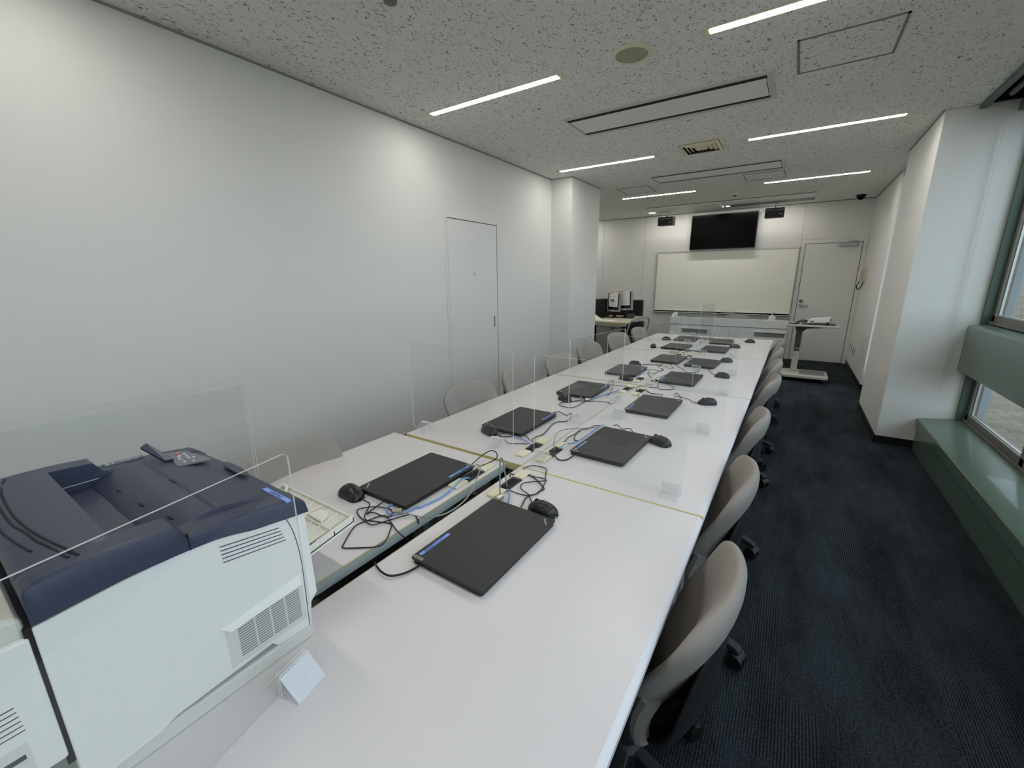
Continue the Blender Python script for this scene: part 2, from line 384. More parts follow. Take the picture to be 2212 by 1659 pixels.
# pipe-shaft door in the left wall
d = tag(MB().box(-2.752, -2.744, 3.062, 3.842, .006, 2.016).build('door_2', M['door'], smooth=0), 'narrow white pipe shaft door marked PS in the left wall', kind='structure')
MB().box(-2.75, -2.740, 3.028, 3.058, 0, 2.045).box(-2.75, -2.740, 3.846, 3.862, 0, 2.045).box(-2.75, -2.740, 3.058, 3.846, 2.020, 2.045).build('door_frame', M['door'], d, bevel=.001, smooth=0)
MB().box(-2.7475, -2.7425, 3.058, 3.062, 0, 2.02).box(-2.7475, -2.7425, 3.842, 3.846, 0, 2.02).box(-2.7475, -2.7415, 3.058, 3.846, 2.0145, 2.0205).build('door_gap', M['gap'], d, smooth=0)  # shaded gap round the shaft door, drawn as dark strips
MB().box(-2.7445, -2.741, 3.772, 3.79, .955, 1.075).build('flush_pull', M['ring'], d, smooth=0)
text('door_sign', 'PS', .036, M['ink'], d, TR(-2.7435, 3.45, 1.513, rx=PI/2, rz=PI/2))

# windows on the right
def window(name, y0, y1, z0, z1, muls, label, x=1.285):
    fr = MB().box(x, x+.05, y0, y1, z0, z0+.068).box(x, x+.05, y0, y1, z1-.05, z1).box(x, x+.05, y1-.045, y1, z0, z1).box(x, x+.05, y0, y0+.045, z0, z1)
    fr.box(x-.012, x, y0, y1, z0, z0+.022)
    for q in muls: fr.box(x, x+.05, q-.03, q+.03, z0, z1)
    o = struct(name, fr, M['winframe'], label, bevel=.003, smooth=0)
    ys = sorted([y0]+list(muls)+[y1])
    for a, b in zip(ys[:-1], ys[1:]):
        MB().box(x+.022, x+.028, a+.03, b-.03, z0+.06, z1-.045).build('glass_pane', M['glass'], o, smooth=0)
        s_ = MB().box(x+.018, x+.032, a+.028, a+.05, z0+.062, z1-.045).box(x+.018, x+.032, b-.052, b-.028, z0+.062, z1-.045)
        s_.box(x+.018, x+.032, a+.03, b-.03, z0+.062, z0+.072).build('sash', M['alu'], o, smooth=0)
    return o
window('window_1', -2.6, 4.752, 1.10, 2.62, (3.70, 2.60, 1.5, .4, -.7, -1.8), 'tall upper window over the green band, right side')
window('window_2', -2.6, 4.752, .306, .722, (3.70, 2.60, 1.5, .4, -.7, -1.8), 'low window strip under the green band')
window('window_3', 6.03, 7.06, .30, 2.62, (), 'window between the two right-hand pillars')
# deep green surrounds, band between the windows, bench under them
struct('trim_3', MB().box(1.235, 1.29, 4.752, 4.79, .30, .73).box(1.235, 1.29, 4.752, 4.79, 1.08, 2.62), M['green_dark'], smooth=0)
band = [(1.175, .722), (1.175, 1.062), (1.180, 1.078), (1.195, 1.088), (1.30, 1.097), (1.33, 1.097), (1.33, .70), (1.21, .70)]
struct('trim_4', MB().prism(band, -2.6, 4.79, 'y'), M['green'], 'green steel band between the upper and lower windows', smooth=50)
bench = [(1.022, 0), (1.022, .183), (1.016, .187), (1.016, .191), (1.010, .195), (1.010, .268), (1.016, .276), (1.236, .305), (1.33, .305), (1.33, 0)]
struct('trim_5', MB().prism(bench, -2.6, 4.788, 'y').box(1.0205, 1.0225, 3.42, 3.424, .0, .183, 0), M['green'], 'green steel bench casing under the windows', smooth=30)
rc = MB().box(.95, .985, -2.6, 4.79, 2.648, 2.72, 0).box(1.15, 1.33, -2.6, 4.79, 2.60, 2.66, 0)
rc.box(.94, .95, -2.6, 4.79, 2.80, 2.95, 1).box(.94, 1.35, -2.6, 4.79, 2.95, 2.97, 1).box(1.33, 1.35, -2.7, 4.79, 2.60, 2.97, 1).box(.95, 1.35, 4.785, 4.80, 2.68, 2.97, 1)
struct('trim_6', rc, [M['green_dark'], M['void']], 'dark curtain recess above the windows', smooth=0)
struct('trim_7', MB().box(1.33, 1.35, -2.7, 4.79, 0, .306).box(1.33, 1.35, -2.7, 4.79, .72, 1.10).box(.895, 1.33, 6.03, 7.08, 2.62, H).box(1.0, 1.33, 6.03, 7.08, 0, .30), M['green_dark'], smooth=0)
rail = MB().tube([(1.08, -2.5, 2.70), (1.08, 4.70, 2.70)], .02, n=10, res=1)
bh = tag(rail.build('blind_rail', M['ring']), 'grey blind rail inside the dark recess above the windows', 'blind rail')
cd = MB().tube([(1.085, 4.765, 2.66), (1.090, 4.765, 1.8), (1.093, 4.766, 1.05), (1.090, 4.766, .60), (1.098, 4.766, .545), (1.108, 4.766, .60), (1.106, 4.766, 1.02), (1.097, 4.765, 2.0), (1.095, 4.765, 2.66)], .0022, n=6, res=6)
tag(cd.build('pull_cord', M['whitecable'], bh), 'thin white cord loop hanging against the pillar')

# outside
struct('ground', MB().box(1.36, 30, -12, 30, -.25, -.12), M['paving'], smooth=0)
struct('wall_outside', MB().box(1.36, 30, 12.0, 12.3, -.12, 3.6), M['brickwall'], smooth=0)
struct('trim_8', MB().box(1.345, 1.44, 4.90, 5.0, -.12, 3.2), M['outframe'], smooth=0)

# ---------------------------------------------------------------- ceiling fittings
def lamp(x0, x1, y, label, group=None, mm=None):
    mm = mm or M['lamp']
    t = thing('ceiling_light', label, 'ceiling light', ((x0+x1)/2, y, H), 0, group)
    h = (x1-x0)/2
    MB().box(-h+.035, h-.035, -.024, .024, -.006, .001).build('diffuser', mm, t, bevel=.004, smooth=0)
    for s in (-1, 1):
        MB().box(min(s*h, s*(h-.036)), max(s*h, s*(h-.036)), -.025, .025, -.005, .001).build('end_cap', M['lampcap'], t, bevel=.003, smooth=0)
    MB().box(-h-.004, h+.004, -.033, -.025, -.004, .001).box(-h-.004, h+.004, .025, .033, -.004, .001).build('trim_rail', M['lampcap'], t, smooth=0)
    return t
G = 'lit strip lamps in the ceiling'
lamp(-2.50, -1.36, 2.64, 'lit strip lamp on the left, nearest the camera, before the round speaker', G)
lamp(-.57, .57, 2.64, 'lit strip lamp cut by the top edge of the photo', G)
lamp(-2.50, -1.36, 4.76, 'second lit strip lamp of the left column, over the wall pillar', G)
lamp(-.57, .57, 4.72, 'lit strip lamp of the right column between the two air conditioners', G)
lamp(-2.50, -1.36, 6.90, 'farthest lit strip lamp of the left column, by the ceiling hatch', G)
lamp(-.57, .585, 6.89, 'farthest lit strip lamp of the right column, before the camera dome', G)
lamp(-4.02, -2.868, 6.95, 'lit strip lamp mostly hidden by the wall pillar', G)
lamp(-2.585, -1.435, 8.66, 'lit strip lamp hidden behind the screen housing, its tip showing left of the speaker', G)
lamp(-1.250, -.105, 8.66, 'lit strip lamp hidden behind the screen housing, its tip showing above the television', G)
lamp(-4.85, -3.71, 8.66, 'added lit strip lamp over the side desk, unseen behind the wall pillar', G)  # unseen lamp, added to lift the light in the alcove
for yy in (.51, -1.62):
    for x0 in (-2.50, -.57): lamp(x0, x0+1.14, yy, 'lit strip lamp above and behind the camera, outside the photo', G)

def aircon(x0, x1, y0, y1, label):
    t = thing('air_conditioner', label, 'air conditioner', ((x0+x1)/2, (y0+y1)/2, H), 0, 'ceiling air conditioners')
    h, k = (x1-x0)/2, (y1-y0)/2
    MB().box(-h, h, -k, k, -.006, .001).build('frame', M['acframe'], t, bevel=.002, smooth=0)
    MB().box(-h+.03, h-.035, -k+.085, k-.095, -.0085, -.005).build('front_panel', M['ac'], t, bevel=.002, smooth=0)
    MB().box(-h+.02, h-.035, -k+.036, -k+.080, -.0065, -.005).build('air_slot', M['acslot'], t, smooth=0)
    MB().box(-h+.02, h-.035, k-.090, k-.05, -.0065, -.005).build('air_slot', M['acslot'], t, smooth=0)
    MB().box(h-.042, h-.038, -k+.08, k-.09, -.0088, -.005).build('panel_gap', M['acslot'], t, smooth=0)
    MB().box(-h+.026, -h+.029, -k+.08, k-.09, -.0088, -.005).build('panel_gap', M['acslot'], t, smooth=0)
aircon(-1.71, -.285, 3.31, 3.79, 'long white ceiling air conditioner nearer the camera, wide black slots')
aircon(-1.70, -.275, 5.64, 6.12, 'long white ceiling air conditioner farther off, before the small hatch')

t = thing('ceiling_vent', 'square ceiling air diffuser with nested louvres', 'vent', (-.93, 4.69, H))
MB().prism([(-.2, -.2), (.2, -.2), (.2, .2), (-.2, .2)], -.008, .001).build('frame', M['cream'], t, bevel=.002, smooth=0)
MB().box(-.172, .172, -.172, .172, -.0095, -.004).build('backing', M['acslot'], t, smooth=0)
for r in (.168, .132, .096, .060):
    q = MB(); a, b = r, r-.024
    q.add([(-a, -a, -.010), (a, -a, -.010), (a, a, -.010), (-a, a, -.010), (-b, -b, -.022), (b, -b, -.022), (b, b, -.022), (-b, b, -.022)],
          [(0, 1, 5, 4), (1, 2, 6, 5), (2, 3, 7, 6), (3, 0, 4, 7)])
    q.build('louvre', M['cream'], t, smooth=0)
MB().box(-.045, .045, -.045, .045, -.022, -.009).build('centre_plate', M['cream'], t, smooth=0)

t = thing('ceiling_speaker', 'round beige ceiling speaker near the camera', 'speaker', (-.932, 2.63, H))
MB().lathe([(.112, .001), (.112, -.006), (.105, -.011), (.088, -.011), (.088, -.006)], n=48).build('ring', M['cream'], t)
MB().lathe([(.088, -.006), (.085, -.0095), (.05, -.0125), (.001, -.0135)], n=48).build('grille', M['creamdark'], t)

def hatch(x0, x1, y0, y1, label, wd=.012):
    t = thing('ceiling_hatch', label, 'hatch', ((x0+x1)/2, (y0+y1)/2, H), 0, 'access hatches in the ceiling')
    h, k = (x1-x0)/2, (y1-y0)/2; q = MB()
    q.box(-h, h, -k, -k+wd, -.004, .001).box(-h, h, k-wd, k, -.004, .001).box(-h, -h+wd, -k, k, -.004, .001).box(h-wd, h, -k, k, -.004, .001)
    q.build('frame', M['hatch'], t, smooth=0)
    MB().box(-h+wd, h-wd, -k+wd, k-wd, -.0015, .001).build('panel', M['ceiling'], t, smooth=0)
hatch(-.165, .287, 3.00, 3.457, 'square ceiling hatch nearest the camera at the top right')
hatch(-2.295, -1.862, 6.13, 6.59, 'ceiling hatch next to the farthest left strip lamp', .009)
hatch(-.725, -.289, 6.21, 6.635, 'ceiling hatch behind the far air conditioner', .009)
def disc(name, x, y, r, h, m_, label, cat):
    t = thing(name, label, cat, (x, y, H))
    MB().lathe([(r, .001), (r, -h*.3), (r*.8, -h*.45)], n=28).build('base', M['ac'], t)
    MB().lathe([(r*.62, -h*.4), (r*.58, -h*.8), (r*.3, -h), (.001, -h)], n=28).build('sensor_head', m_, t)
disc('smoke_detector', -.935, 6.92, .06, .012, M['ac'], 'flat pale ceiling disc just before the smoke detector', 'detector')
disc('smoke_detector', -.949, 7.474, .05, .045, M['ring'], 'small domed smoke detector between the far strip lamps', 'detector')
disc('smoke_detector', -1.66, 1.545, .05, .03, M['ring'], 'small detector cut off by the top edge of the photo', 'detector')
t = thing('security_camera', 'dark dome camera on the ceiling above the far door', 'camera', (.646, 8.737, H))
MB().lathe([(.062, .001), (.062, -.025), (.056, -.032)], n=28).build('mount', M['black'], t)
MB().lathe([(.053, -.030), (.050, -.045), (.038, -.062), (.02, -.072), (.001, -.075)], n=28).build('dome', M['black_gloss'], t)
t = thing('screen_housing', 'slim white projection screen housing along the ceiling before the television', 'projection screen', (-1.18, 8.33, H))
MB().box(-1.205, -.068, -.30, .27, -.034, -.0005).box(-.068, .050, -.30, .27, -.006, -.0005).box(.050, 1.245, -.30, .27, -.034, -.0005).build('casing', M['ac'], t, bevel=.003, smooth=0)
MB().box(.055, 1.24, -.02, .24, -.0355, -.0335).build('screen_slot', M['hatch'], t, smooth=0)
MB().box(-1.25, 1.245, -.306, -.300, -.008, .001).build('edge_line', M['hatch'], t, smooth=0)

# ---------------------------------------------------------------- far end of the room
t = thing('whiteboard', 'long blank whiteboard with aluminium frame on the far wall', 'whiteboard', (-1.2465, 9.115, .787))
w2, h2 = 1.1975, 1.178
MB().box(-w2, w2, -.030, 0, 0, h2).build('board_face', M['board'], t, smooth=0)
MB().box(-w2-.012, w2+.012, -.036, 0, h2-.018, h2+.008).box(-w2-.012, -w2+.006, -.036, 0, 0, h2).box(w2-.006, w2+.012, -.036, 0, 0, h2).build('frame', M['alu'], t, bevel=.002, smooth=0)
MB().prism([(-.095, 0), (-.095, .010), (-.09, .010), (-.088, .004), (-.03, .004), (-.03, .03), (0, .03), (0, -.012), (-.04, -.012)], -w2-.03, w2+.02, 'x').build('pen_tray', M['tray'], t, smooth=0)
tag(MB().box(-1.15, -.93, 9.045, 9.08, .792, .812).build('board_eraser', M['ring'], bevel=.003, smooth=0), 'long flat grey eraser lying on the whiteboard tray', 'eraser')
t = thing('television', 'large black wall television above the whiteboard', 'television', (-1.277, 9.115, 1.985))
MB().box(-.555, .555, -.125, -.075, 0, .622).build('casing', M['black'], t, bevel=.004, smooth=0)
MB().box(-.543, .543, -.1262, -.122, .014, .610).build('screen', M['black_gloss'], t, smooth=0)
MB().box(-.20, .20, -.075, 0, .18, .45).build('wall_bracket', M['black'], t, smooth=0)
MB().box(-.54, .54, -.10, 0, -.016, -.002).build('lower_shelf', M['silver'], t, smooth=0)
def boxspeaker(x, label, wire):
    t = thing('wall_speaker', label, 'speaker', (x, 8.66, 2.42), 0, 'black speakers hung either side of the television')
    MB().prism([(-.11, 0), (-.11, .155), (.07, .165), (.10, .15), (.10, .01)], -.135, .135, 'x').build('cabinet', M['black'], t, bevel=.004, smooth=0)
    MB().box(-.125, .125, -.116, -.108, .008, .112).build('grille', M['chairdark'], t, smooth=0)
    MB().box(-.132, .132, -.114, -.109, .116, .121).build('silver_strip', M['silver'], t, smooth=0)
    MB().box(.075, .115, -.119, -.115, .045, .056).build('nameplate', M['silver'], t, smooth=0)
    MB().cyl((0, 0, .15), (0, 0, .235), .014).cyl((0, 0, .235), (0, 0, .262), .03).build('ceiling_mount', M['black'], t)
    if wire:
        MB().tube([(-.10, .02, .15), (-.18, .06, .13), (-.26, .10, .08)], .003).build('wire', M['cable'], t)
        MB().tube([(.02, 0, .25), (.05, .05, .19), (.1, .08, .2)], .003).build('wire', M['cable'], t)
boxspeaker(-2.215, 'small black loudspeaker hung left of the television', False)
boxspeaker(-.465, 'small black loudspeaker hung right of the television', True)

# wall telephone and vent slots on the right wall
t = thing('wall_telephone', 'beige wall telephone with curly cord beside the door', 'telephone', (.873, 8.66, 1.38))
MB().prism(rrect(-.075, .075, 0, .21, .02), -.035, 0, 'x').build('wall_base', M['phone'], t, bevel=.003)
MB().prism([(-.035, .19), (-.065, .20), (-.075, .17), (-.055, .15), (-.052, .06), (-.075, .04), (-.07, .005), (-.035, .01)], -.028, .028, 'y').build('handset', M['phone'], t, bevel=.006)
MB().box(-.060, -.056, -.018, .018, .06, .14).build('keypad', M['ring'], t, smooth=0)
MB().tube([(-.06, .01, .005), (-.08, .05, -.05), (-.075, .07, -.10), (-.055, .03, -.115), (-.03, -.02, -.06), (-.02, -.04, .02)], .007, n=8).build('cord', M['cable'], t)
for i, yy in enumerate((8.88, 8.66, 8.44, 8.22)):
    o = MB().prism([(yy-.018, .27), (yy+.012, .27), (yy+.018, .39), (yy-.012, .39)], .868, .874, 'x').build('wall_slot', M['hatch'], smooth=0)
    tag(o, 'narrow upright vent slot low on the right wall, %s of four from the door' % ('first', 'second', 'third', 'last')[i], 'vent slot', 'four vent slots low on the right wall')

# teacher's counter
t = thing('teacher_desk', 'long pale grey counter desk in front of the whiteboard', 'desk', (-.935, 7.95, 0))
MB().box(-.893, .893, .012, .030, 0, .655).build('modesty_panel', M['podium'], t, smooth=0)
MB().box(-.893, .893, 0, .028, .662, .792).build('fascia', M['podium'], t, bevel=.003, smooth=0)
for a in (-.893, .868): MB().box(a, a+.025, .028, .42, 0, .70).build('side_panel', M['podium'], t, smooth=0)
MB().prism([(.028, .70), (.028, .79), (.16, .842), (.42, .842), (.42, .70)], -.893, -.868, 'x').build('raised_side', M['podium'], t, smooth=0)
MB().box(-.868, .868, .028, .42, .70, .725).build('desktop', M['podium'], t, smooth=0)
MB().box(.068, .072, .0105, .0125, 0, .655).box(-.893, .893, .0105, .029, .655, .662).build('joint', M['ring'], t, smooth=0)
for a in (-.69, .45):
    MB().box(a, a+.42, .0095, .013, .515, .585).build('cable_slot', M['ring'], t, smooth=0)
    MB().box(a-.02, a+.44, -.004, .012, .588, .602).build('slot_lip', M['podium'], t, smooth=0)
t = thing('sanitizer_bottle', 'white square pump bottle standing on the teacher desk', 'bottle', (-.27, 7.995, .792))
t.location.z = .725
MB().prism(rrect(-.048, .048, -.035, .035, .012), 0, .125).build('bottle', M['white_plastic'], t, bevel=.006)
MB().cyl((0, 0, .125), (0, 0, .150), .018).cyl((0, 0, .15), (0, 0, .185), .006).tube([(-.012, 0, .188), (.02, 0, .192), (.045, 0, .185), (.05, 0, .168)], .008, n=8).build('pump', M['white_plastic'], t)

# projector trolley
t = thing('projector_trolley', 'grey projector trolley with column and broad foot', 'trolley', (.11, 7.48, 0))
MB().prism(rrect(-.15, .42, -.34, .15, .05), .052, .10).build('foot', M['cart'], t, bevel=.012, seg=3)
MB().box(.08, .38, -.26, .08, .099, .102).build('foot_mat', M['ring'], t, smooth=0)
MB().box(-.035, .045, -.05, .05, .10, .40).build('lower_column', M['cart'], t, bevel=.008, smooth=0)
MB().box(-.03, .045, -.042, .042, .40, .72).build('upper_column', M['cartdark'], t, bevel=.006, smooth=0)
MB().prism([(-.03, .69), (.05, .69), (.09, .735), (.40, .768), (.40, .775), (-.05, .775), (-.05, .74)], -.06, .06, 'y').build('arm', M['cartdark'], t, smooth=0)
MB().prism(rrect(-.17, .46, -.24, .24, .05), .775, .802).build('top_shelf', M['cart'], t, bevel=.01, seg=3)
MB().box(.02, .42, -.18, .20, .801, .804).build('top_mat', M['cartdark'], t, smooth=0)
MB().tube([(-.05, -.055, .43), (.0, -.06, .445), (.05, -.05, .43), (.03, -.06, .46)], .005).build('cable_tie', M['yellowtie'], t)
for a, b in ((-.12, -.30), (.38, -.30), (-.12, .11), (.38, .11)):
    MB().cyl((a-.012, b, .026), (a+.012, b, .026), .026, n=14).cyl((a, b, .026), (a, b, .055), .008).build('caster', M['black'], t)
t = thing('projector', 'small white projector with black lens on the trolley', 'projector', (.345, 7.42, .805), math.radians(-8))
MB().prism([(-.14, .018), (-.14, .065), (-.12, .075), (.105, .108), (.115, .10), (.115, .045)], -.105, .105, 'y').build('body', M['white_plastic'], t, bevel=.005, smooth=0)
MB().box(.108, .12, -.085, .00, .052, .096).build('lens_bezel', M['black'], t, bevel=.003, smooth=0)
MB().cyl((.085, -.08, 0), (.085, -.08, .045), .008).cyl((.085, .08, 0), (.085, .08, .045), .008).cyl((-.12, 0, 0), (-.12, 0, .02), .01).build('feet', M['black'], t)
MB().box(-.11, -.06, -.1065, -.104, .035, .055).build('side_grille', M['ring'], t, smooth=0)
o = MB()
for k in range(4):
    o.tube([(.215, 7.40+.01*k, .84), (.13, 7.36+.03*k, .835+.008*k), (.04, 7.35+.02*k, .812), (-.03, 7.33+.035*k, .812), (.02, 7.30+.03*k, .811), (.10, 7.31+.02*k, .811)], .004)
tag(o.build('projector_leads', M['cable']), 'bunch of dark leads lying behind the projector on the trolley', 'cables')

# side desk with the two upright monitors
t = thing('side_desk', 'beige desk with yellowish edge behind the wall pillar', 'desk', (-3.1, 7.8, 0))
MB().prism([(-1.2, -.66), (.80, -.66), (.47, .70), (-1.2, .70)], .690, .720).build('desktop', M['deskbeige'], t, bevel=.002, smooth=0)
MB().prism([(-1.2, -.668), (.805, -.668), (.476, .70), (.47, .70), (.80, -.66), (-1.2, -.66)], .690, .720).build('edge_band', M['deskedge'], t, smooth=0)
MB().box(-1.15, .76, -.645, -.625, .645, .690).build('apron', M['deskbeige'], t, smooth=0)
MB().box(.165, .415, -.62, -.02, .02, .645).build('pedestal', M['deskped'], t, bevel=.003, smooth=0)
MB().box(-.02, .01, -.62, .0, 0, .645).build('leg_panel', M['chairdark'], t, smooth=0)
MB().box(.40, .44, .60, .64, 0, .69).box(-1.12, -1.08, -.60, -.56, 0, .69).box(-1.12, -1.08, .60, .64, 0, .69).box(.70, .74, -.56, -.52, 0, .69).build('leg', M['chairdark'], t, smooth=0)
MB().box(-1.2, .50, .30, .32, .25, .69).build('back_panel', M['chairdark'], t, smooth=0)
t = thing('desk_partition', 'black desktop partition with light grey edging behind the monitors', 'partition', (-3.1, 8.44, .72))
MB().box(-1.1, .61, 0, .025, .01, .318).build('panel', M['blackfab'], t, smooth=0)
MB().box(-1.12, .63, -.003, .028, .318, .333).box(.61, .63, -.003, .028, 0, .318).build('edging', M['alu'], t, smooth=0)
def monitor(x, y, rz, label, z_up, slant, lines):
    t = thing('monitor', label, 'monitor', (x, y, .72), rz, 'upright monitors with papers taped on')
    MB().prism(rrect(-.10, .10, -.09, .09, .06), 0, .014).build('stand_base', M['black'], t)
    MB().box(-.03, .03, .005, .035, .014, .20).build('stand_neck', M['chairdark'], t, smooth=0)
    T = TR(0, 0, z_up+.18, ry=slant)
    MB().box(-.140, .140, -.03, .03, -.18, .18, T=T).build('bezel', M['silver'], t, bevel=.006, smooth=0)
    MB().box(-.120, .120, -.0315, -.028, -.145, .165, T=T).build('screen', M['screen_off'], t, smooth=0)
    MB().box(-.04, .03, -.0318, -.029, -.172, -.158, T=T).build('badge', M['white_plastic'], t, smooth=0)
    pp = MB().box(-.100, .098, -.0345, -.0335, -.085, .18, T=T).build('taped_paper', M['paper'], t, smooth=0)
    q = MB()
    for a, b, c, e in lines: q.box(a, b, -.0350, -.0344, c, e, T=T)
    q.build('print', M['ink'], pp, smooth=0)
    MB().box(-.09, -.01, -.036, -.0335, .165, .186, T=T).build('tape', M['tape'], pp, smooth=0)
monitor(-2.915, 7.99, math.radians(-14), 'upright silver monitor with a taped sheet, left one of the pair', .115, 0.03,
        [(-.07, -.045, .0, .06), (-.04, .01, .0, .06), (.018, .045, .0, .012), (.018, .045, .035, .047), (-.07, .06, .11, .114), (-.07, .04, -.03, -.026), (-.07, .05, -.05, -.046)])
monitor(-2.715, 8.06, math.radians(-8), 'upright silver monitor with a taped sheet, right one of the pair', .145, -0.05,
        [(-.07, .02, .125, .131), (-.07, .0, .10, .104), (-.07, .02, .075, .079), (-.07, .07, .03, .033), (-.07, .06, .005, .008), (-.07, .05, -.02, -.017), (-.07, .07, -.045, -.042)])
t = thing('computer_tower', 'black computer tower standing on the side desk beside the pillar', 'computer', (-3.20, 7.95, .72), math.radians(-20))
MB().box(-.10, .09, -.2, .2, 0, .355).build('case', M['black'], t, bevel=.006, smooth=0)
MB().prism([(-.10, 0), (-.135, .0), (-.10, .30)], -.19, .19, 'y').build('front_bezel', M['chairdark'], t, smooth=0)
MB().tube([(-.02, -.21, .03), (.12, -.26, .01), (.2, -.2, .02), (.16, -.16, .05)], .006).tube([(.1, -.1, .01), (.24, -.15, .01), (.34, -.05, .03), (.42, -.02, .02)], .006).build('cable_clutter', M['cable'], t)
o = MB().box(-2.64, -2.52, 7.93, 8.05, .721, .80)
tag(o.build('dark_box', mat('slate_blue', (54, 70, 78), .6), bevel=.004, smooth=0), 'small slate blue box under the right upright monitor', 'box')
tag(MB().box(-2.99, -2.66, 7.20, 7.44, .7205, .730).build('paper_stack', M['paper'], smooth=0), 'thin stack of papers on the front of the side desk', 'papers')
t = thing('binder', 'beige sloped binder lying on the side desk next to the pillar', 'binder', (-3.10, 7.42, .7205))
MB().prism([(-.10, 0), (.12, 0), (.10, .012), (-.02, .085), (-.10, .085)], -.14, .14, 'y').build('cover', M['cream'], t, smooth=0)

# ---------------------------------------------------------------- meeting tables
TZ = .72
def table(x0, x1, y0, y1, outlets, side, label):
    """side: +1 the user sits at x1 (right row), -1 at x0"""
    t = thing('meeting_table', label, 'table', ((x0+x1)/2, (y0+y1)/2, 0), 0, 'white meeting tables in two rows')
    h, k = (x1-x0)/2, (y1-y0)/2
    top = MB(); xs = side*h
    # user edge rounded, the other edge square
    prof = [(-h*side, TZ-.028), (-h*side, TZ), (xs-side*.012, TZ), (xs-side*.004, TZ-.003), (xs, TZ-.010), (xs, TZ-.022), (xs-side*.005, TZ-.028)]
    top.prism(prof, -k+.004, k-.004, 'y')
    top.build('tabletop', M['tabletop'], t, smooth=40)
    e = MB(); a, b = xs-side*.0135, xs+side*.0015
    e.prism([(a, TZ-.0285), (a, TZ+.0005), (xs-side*.004, TZ-.0025), (b, TZ-.009), (b, TZ-.0225), (xs-side*.005, TZ-.0285)], -k, k, 'y')
    e.build('edge_trim', M['tableedge'], t, smooth=40)
    for a in (-k, k-.0045): MB().box(-h, h, a, a+.0045, TZ-.030, TZ+.0003).build('end_band', M['tableend'], t, smooth=0)
    MB().box(-h*side-.0015, -h*side+.0015, -k, k, TZ-.0035, TZ+.0002).build('inner_edge_band', M['deskedge'], t, smooth=0)
    MB().box(min(-h*side-side*.001, -h*side+side*.004), max(-h*side-side*.001, -h*side+side*.004), -k, k, TZ-.034, TZ-.0035).build('inner_rail', M['apron'], t, smooth=0)
    ap = MB(); ix = -side*(h-.012)
    ap.box(min(xs-side*.14, xs-side*.12), max(xs-side*.14, xs-side*.12), -k+.05, k-.05, TZ-.075, TZ-.028)
    ap.build('apron', M['apron'], t, smooth=0)
    for sx in (-1, 1):
        for sy in (-1, 1):
            cx, cy = sx*(h-.07), sy*(k-.06)
            MB().box(cx-.022, cx+.022, cy-.022, cy+.022, .015, TZ-.028).cyl((cx, cy, 0), (cx, cy, .016), .02, n=12).build('leg', M['tleg'], t, bevel=.004, smooth=0)
    for (ox, oy, long_) in outlets:       # world coordinates of a cable outlet, black well between two hinged cream lids
        lx, ly = ox-(x0+x1)/2, oy-(y0+y1)/2
        w_ = MB().box(lx-.022, lx+.022, ly-.050, ly+.050, TZ-.001, TZ+.0035)
        w_.box(lx-.014, lx+.014, ly-.006, ly+.036, TZ+.003, TZ+.0042, 1).box(lx-.014, lx+.010, ly-.04, ly-.018, TZ+.003, TZ+.0042, 1)
        wo = w_.build('cable_outlet', [M['chairdark'], M['void']], t, smooth=0)
        for s in (-1, 1):
            MB().box(lx-.021, lx+.021, min(ly+s*.052, ly+s*.118), max(ly+s*.052, ly+s*.118), TZ+.001, TZ+.009).build('outlet_lid', M['cream'], wo, bevel=.0015, smooth=0)
    return t
seg = [(-.27, 1.332), (1.334, 2.927), (2.929, 4.470), (4.472, 5.975)]
ordn = ('nearest', 'second', 'third', 'farthest')
RO = [[(-.800, 1.182, 1)], [(-.803, 1.53, 1), (-.795, 2.755, 1)], [(-.795, 3.09, 1), (-.79, 4.30, 1)], [(-.78, 4.62, 1), (-.78, 5.66, 1)]]
LO = [[(-.962, 1.160, 1)], [(-.905, 1.530, 1), (-.890, 2.762, 1)], [(-.905, 3.105, 1), (-.895, 4.33, 1)], [(-.895, 4.62, 1), (-.895, 5.66, 1)]]
for i in range(4):
    table(-.850, -.155, seg[i][0], seg[i][1], RO[i], 1, 'white table of the window-side row, %s from the camera' % ordn[i])
    if i == 0: table(-1.605, -.920, -.27, 1.325, LO[0], -1, 'white table standing slightly apart on the wall side, nearest the camera')
    else: table(-1.545, -.852, seg[i][0]+.01, seg[i][1], LO[i], -1, 'white table of the wall-side row, %s from the camera' % ordn[i])

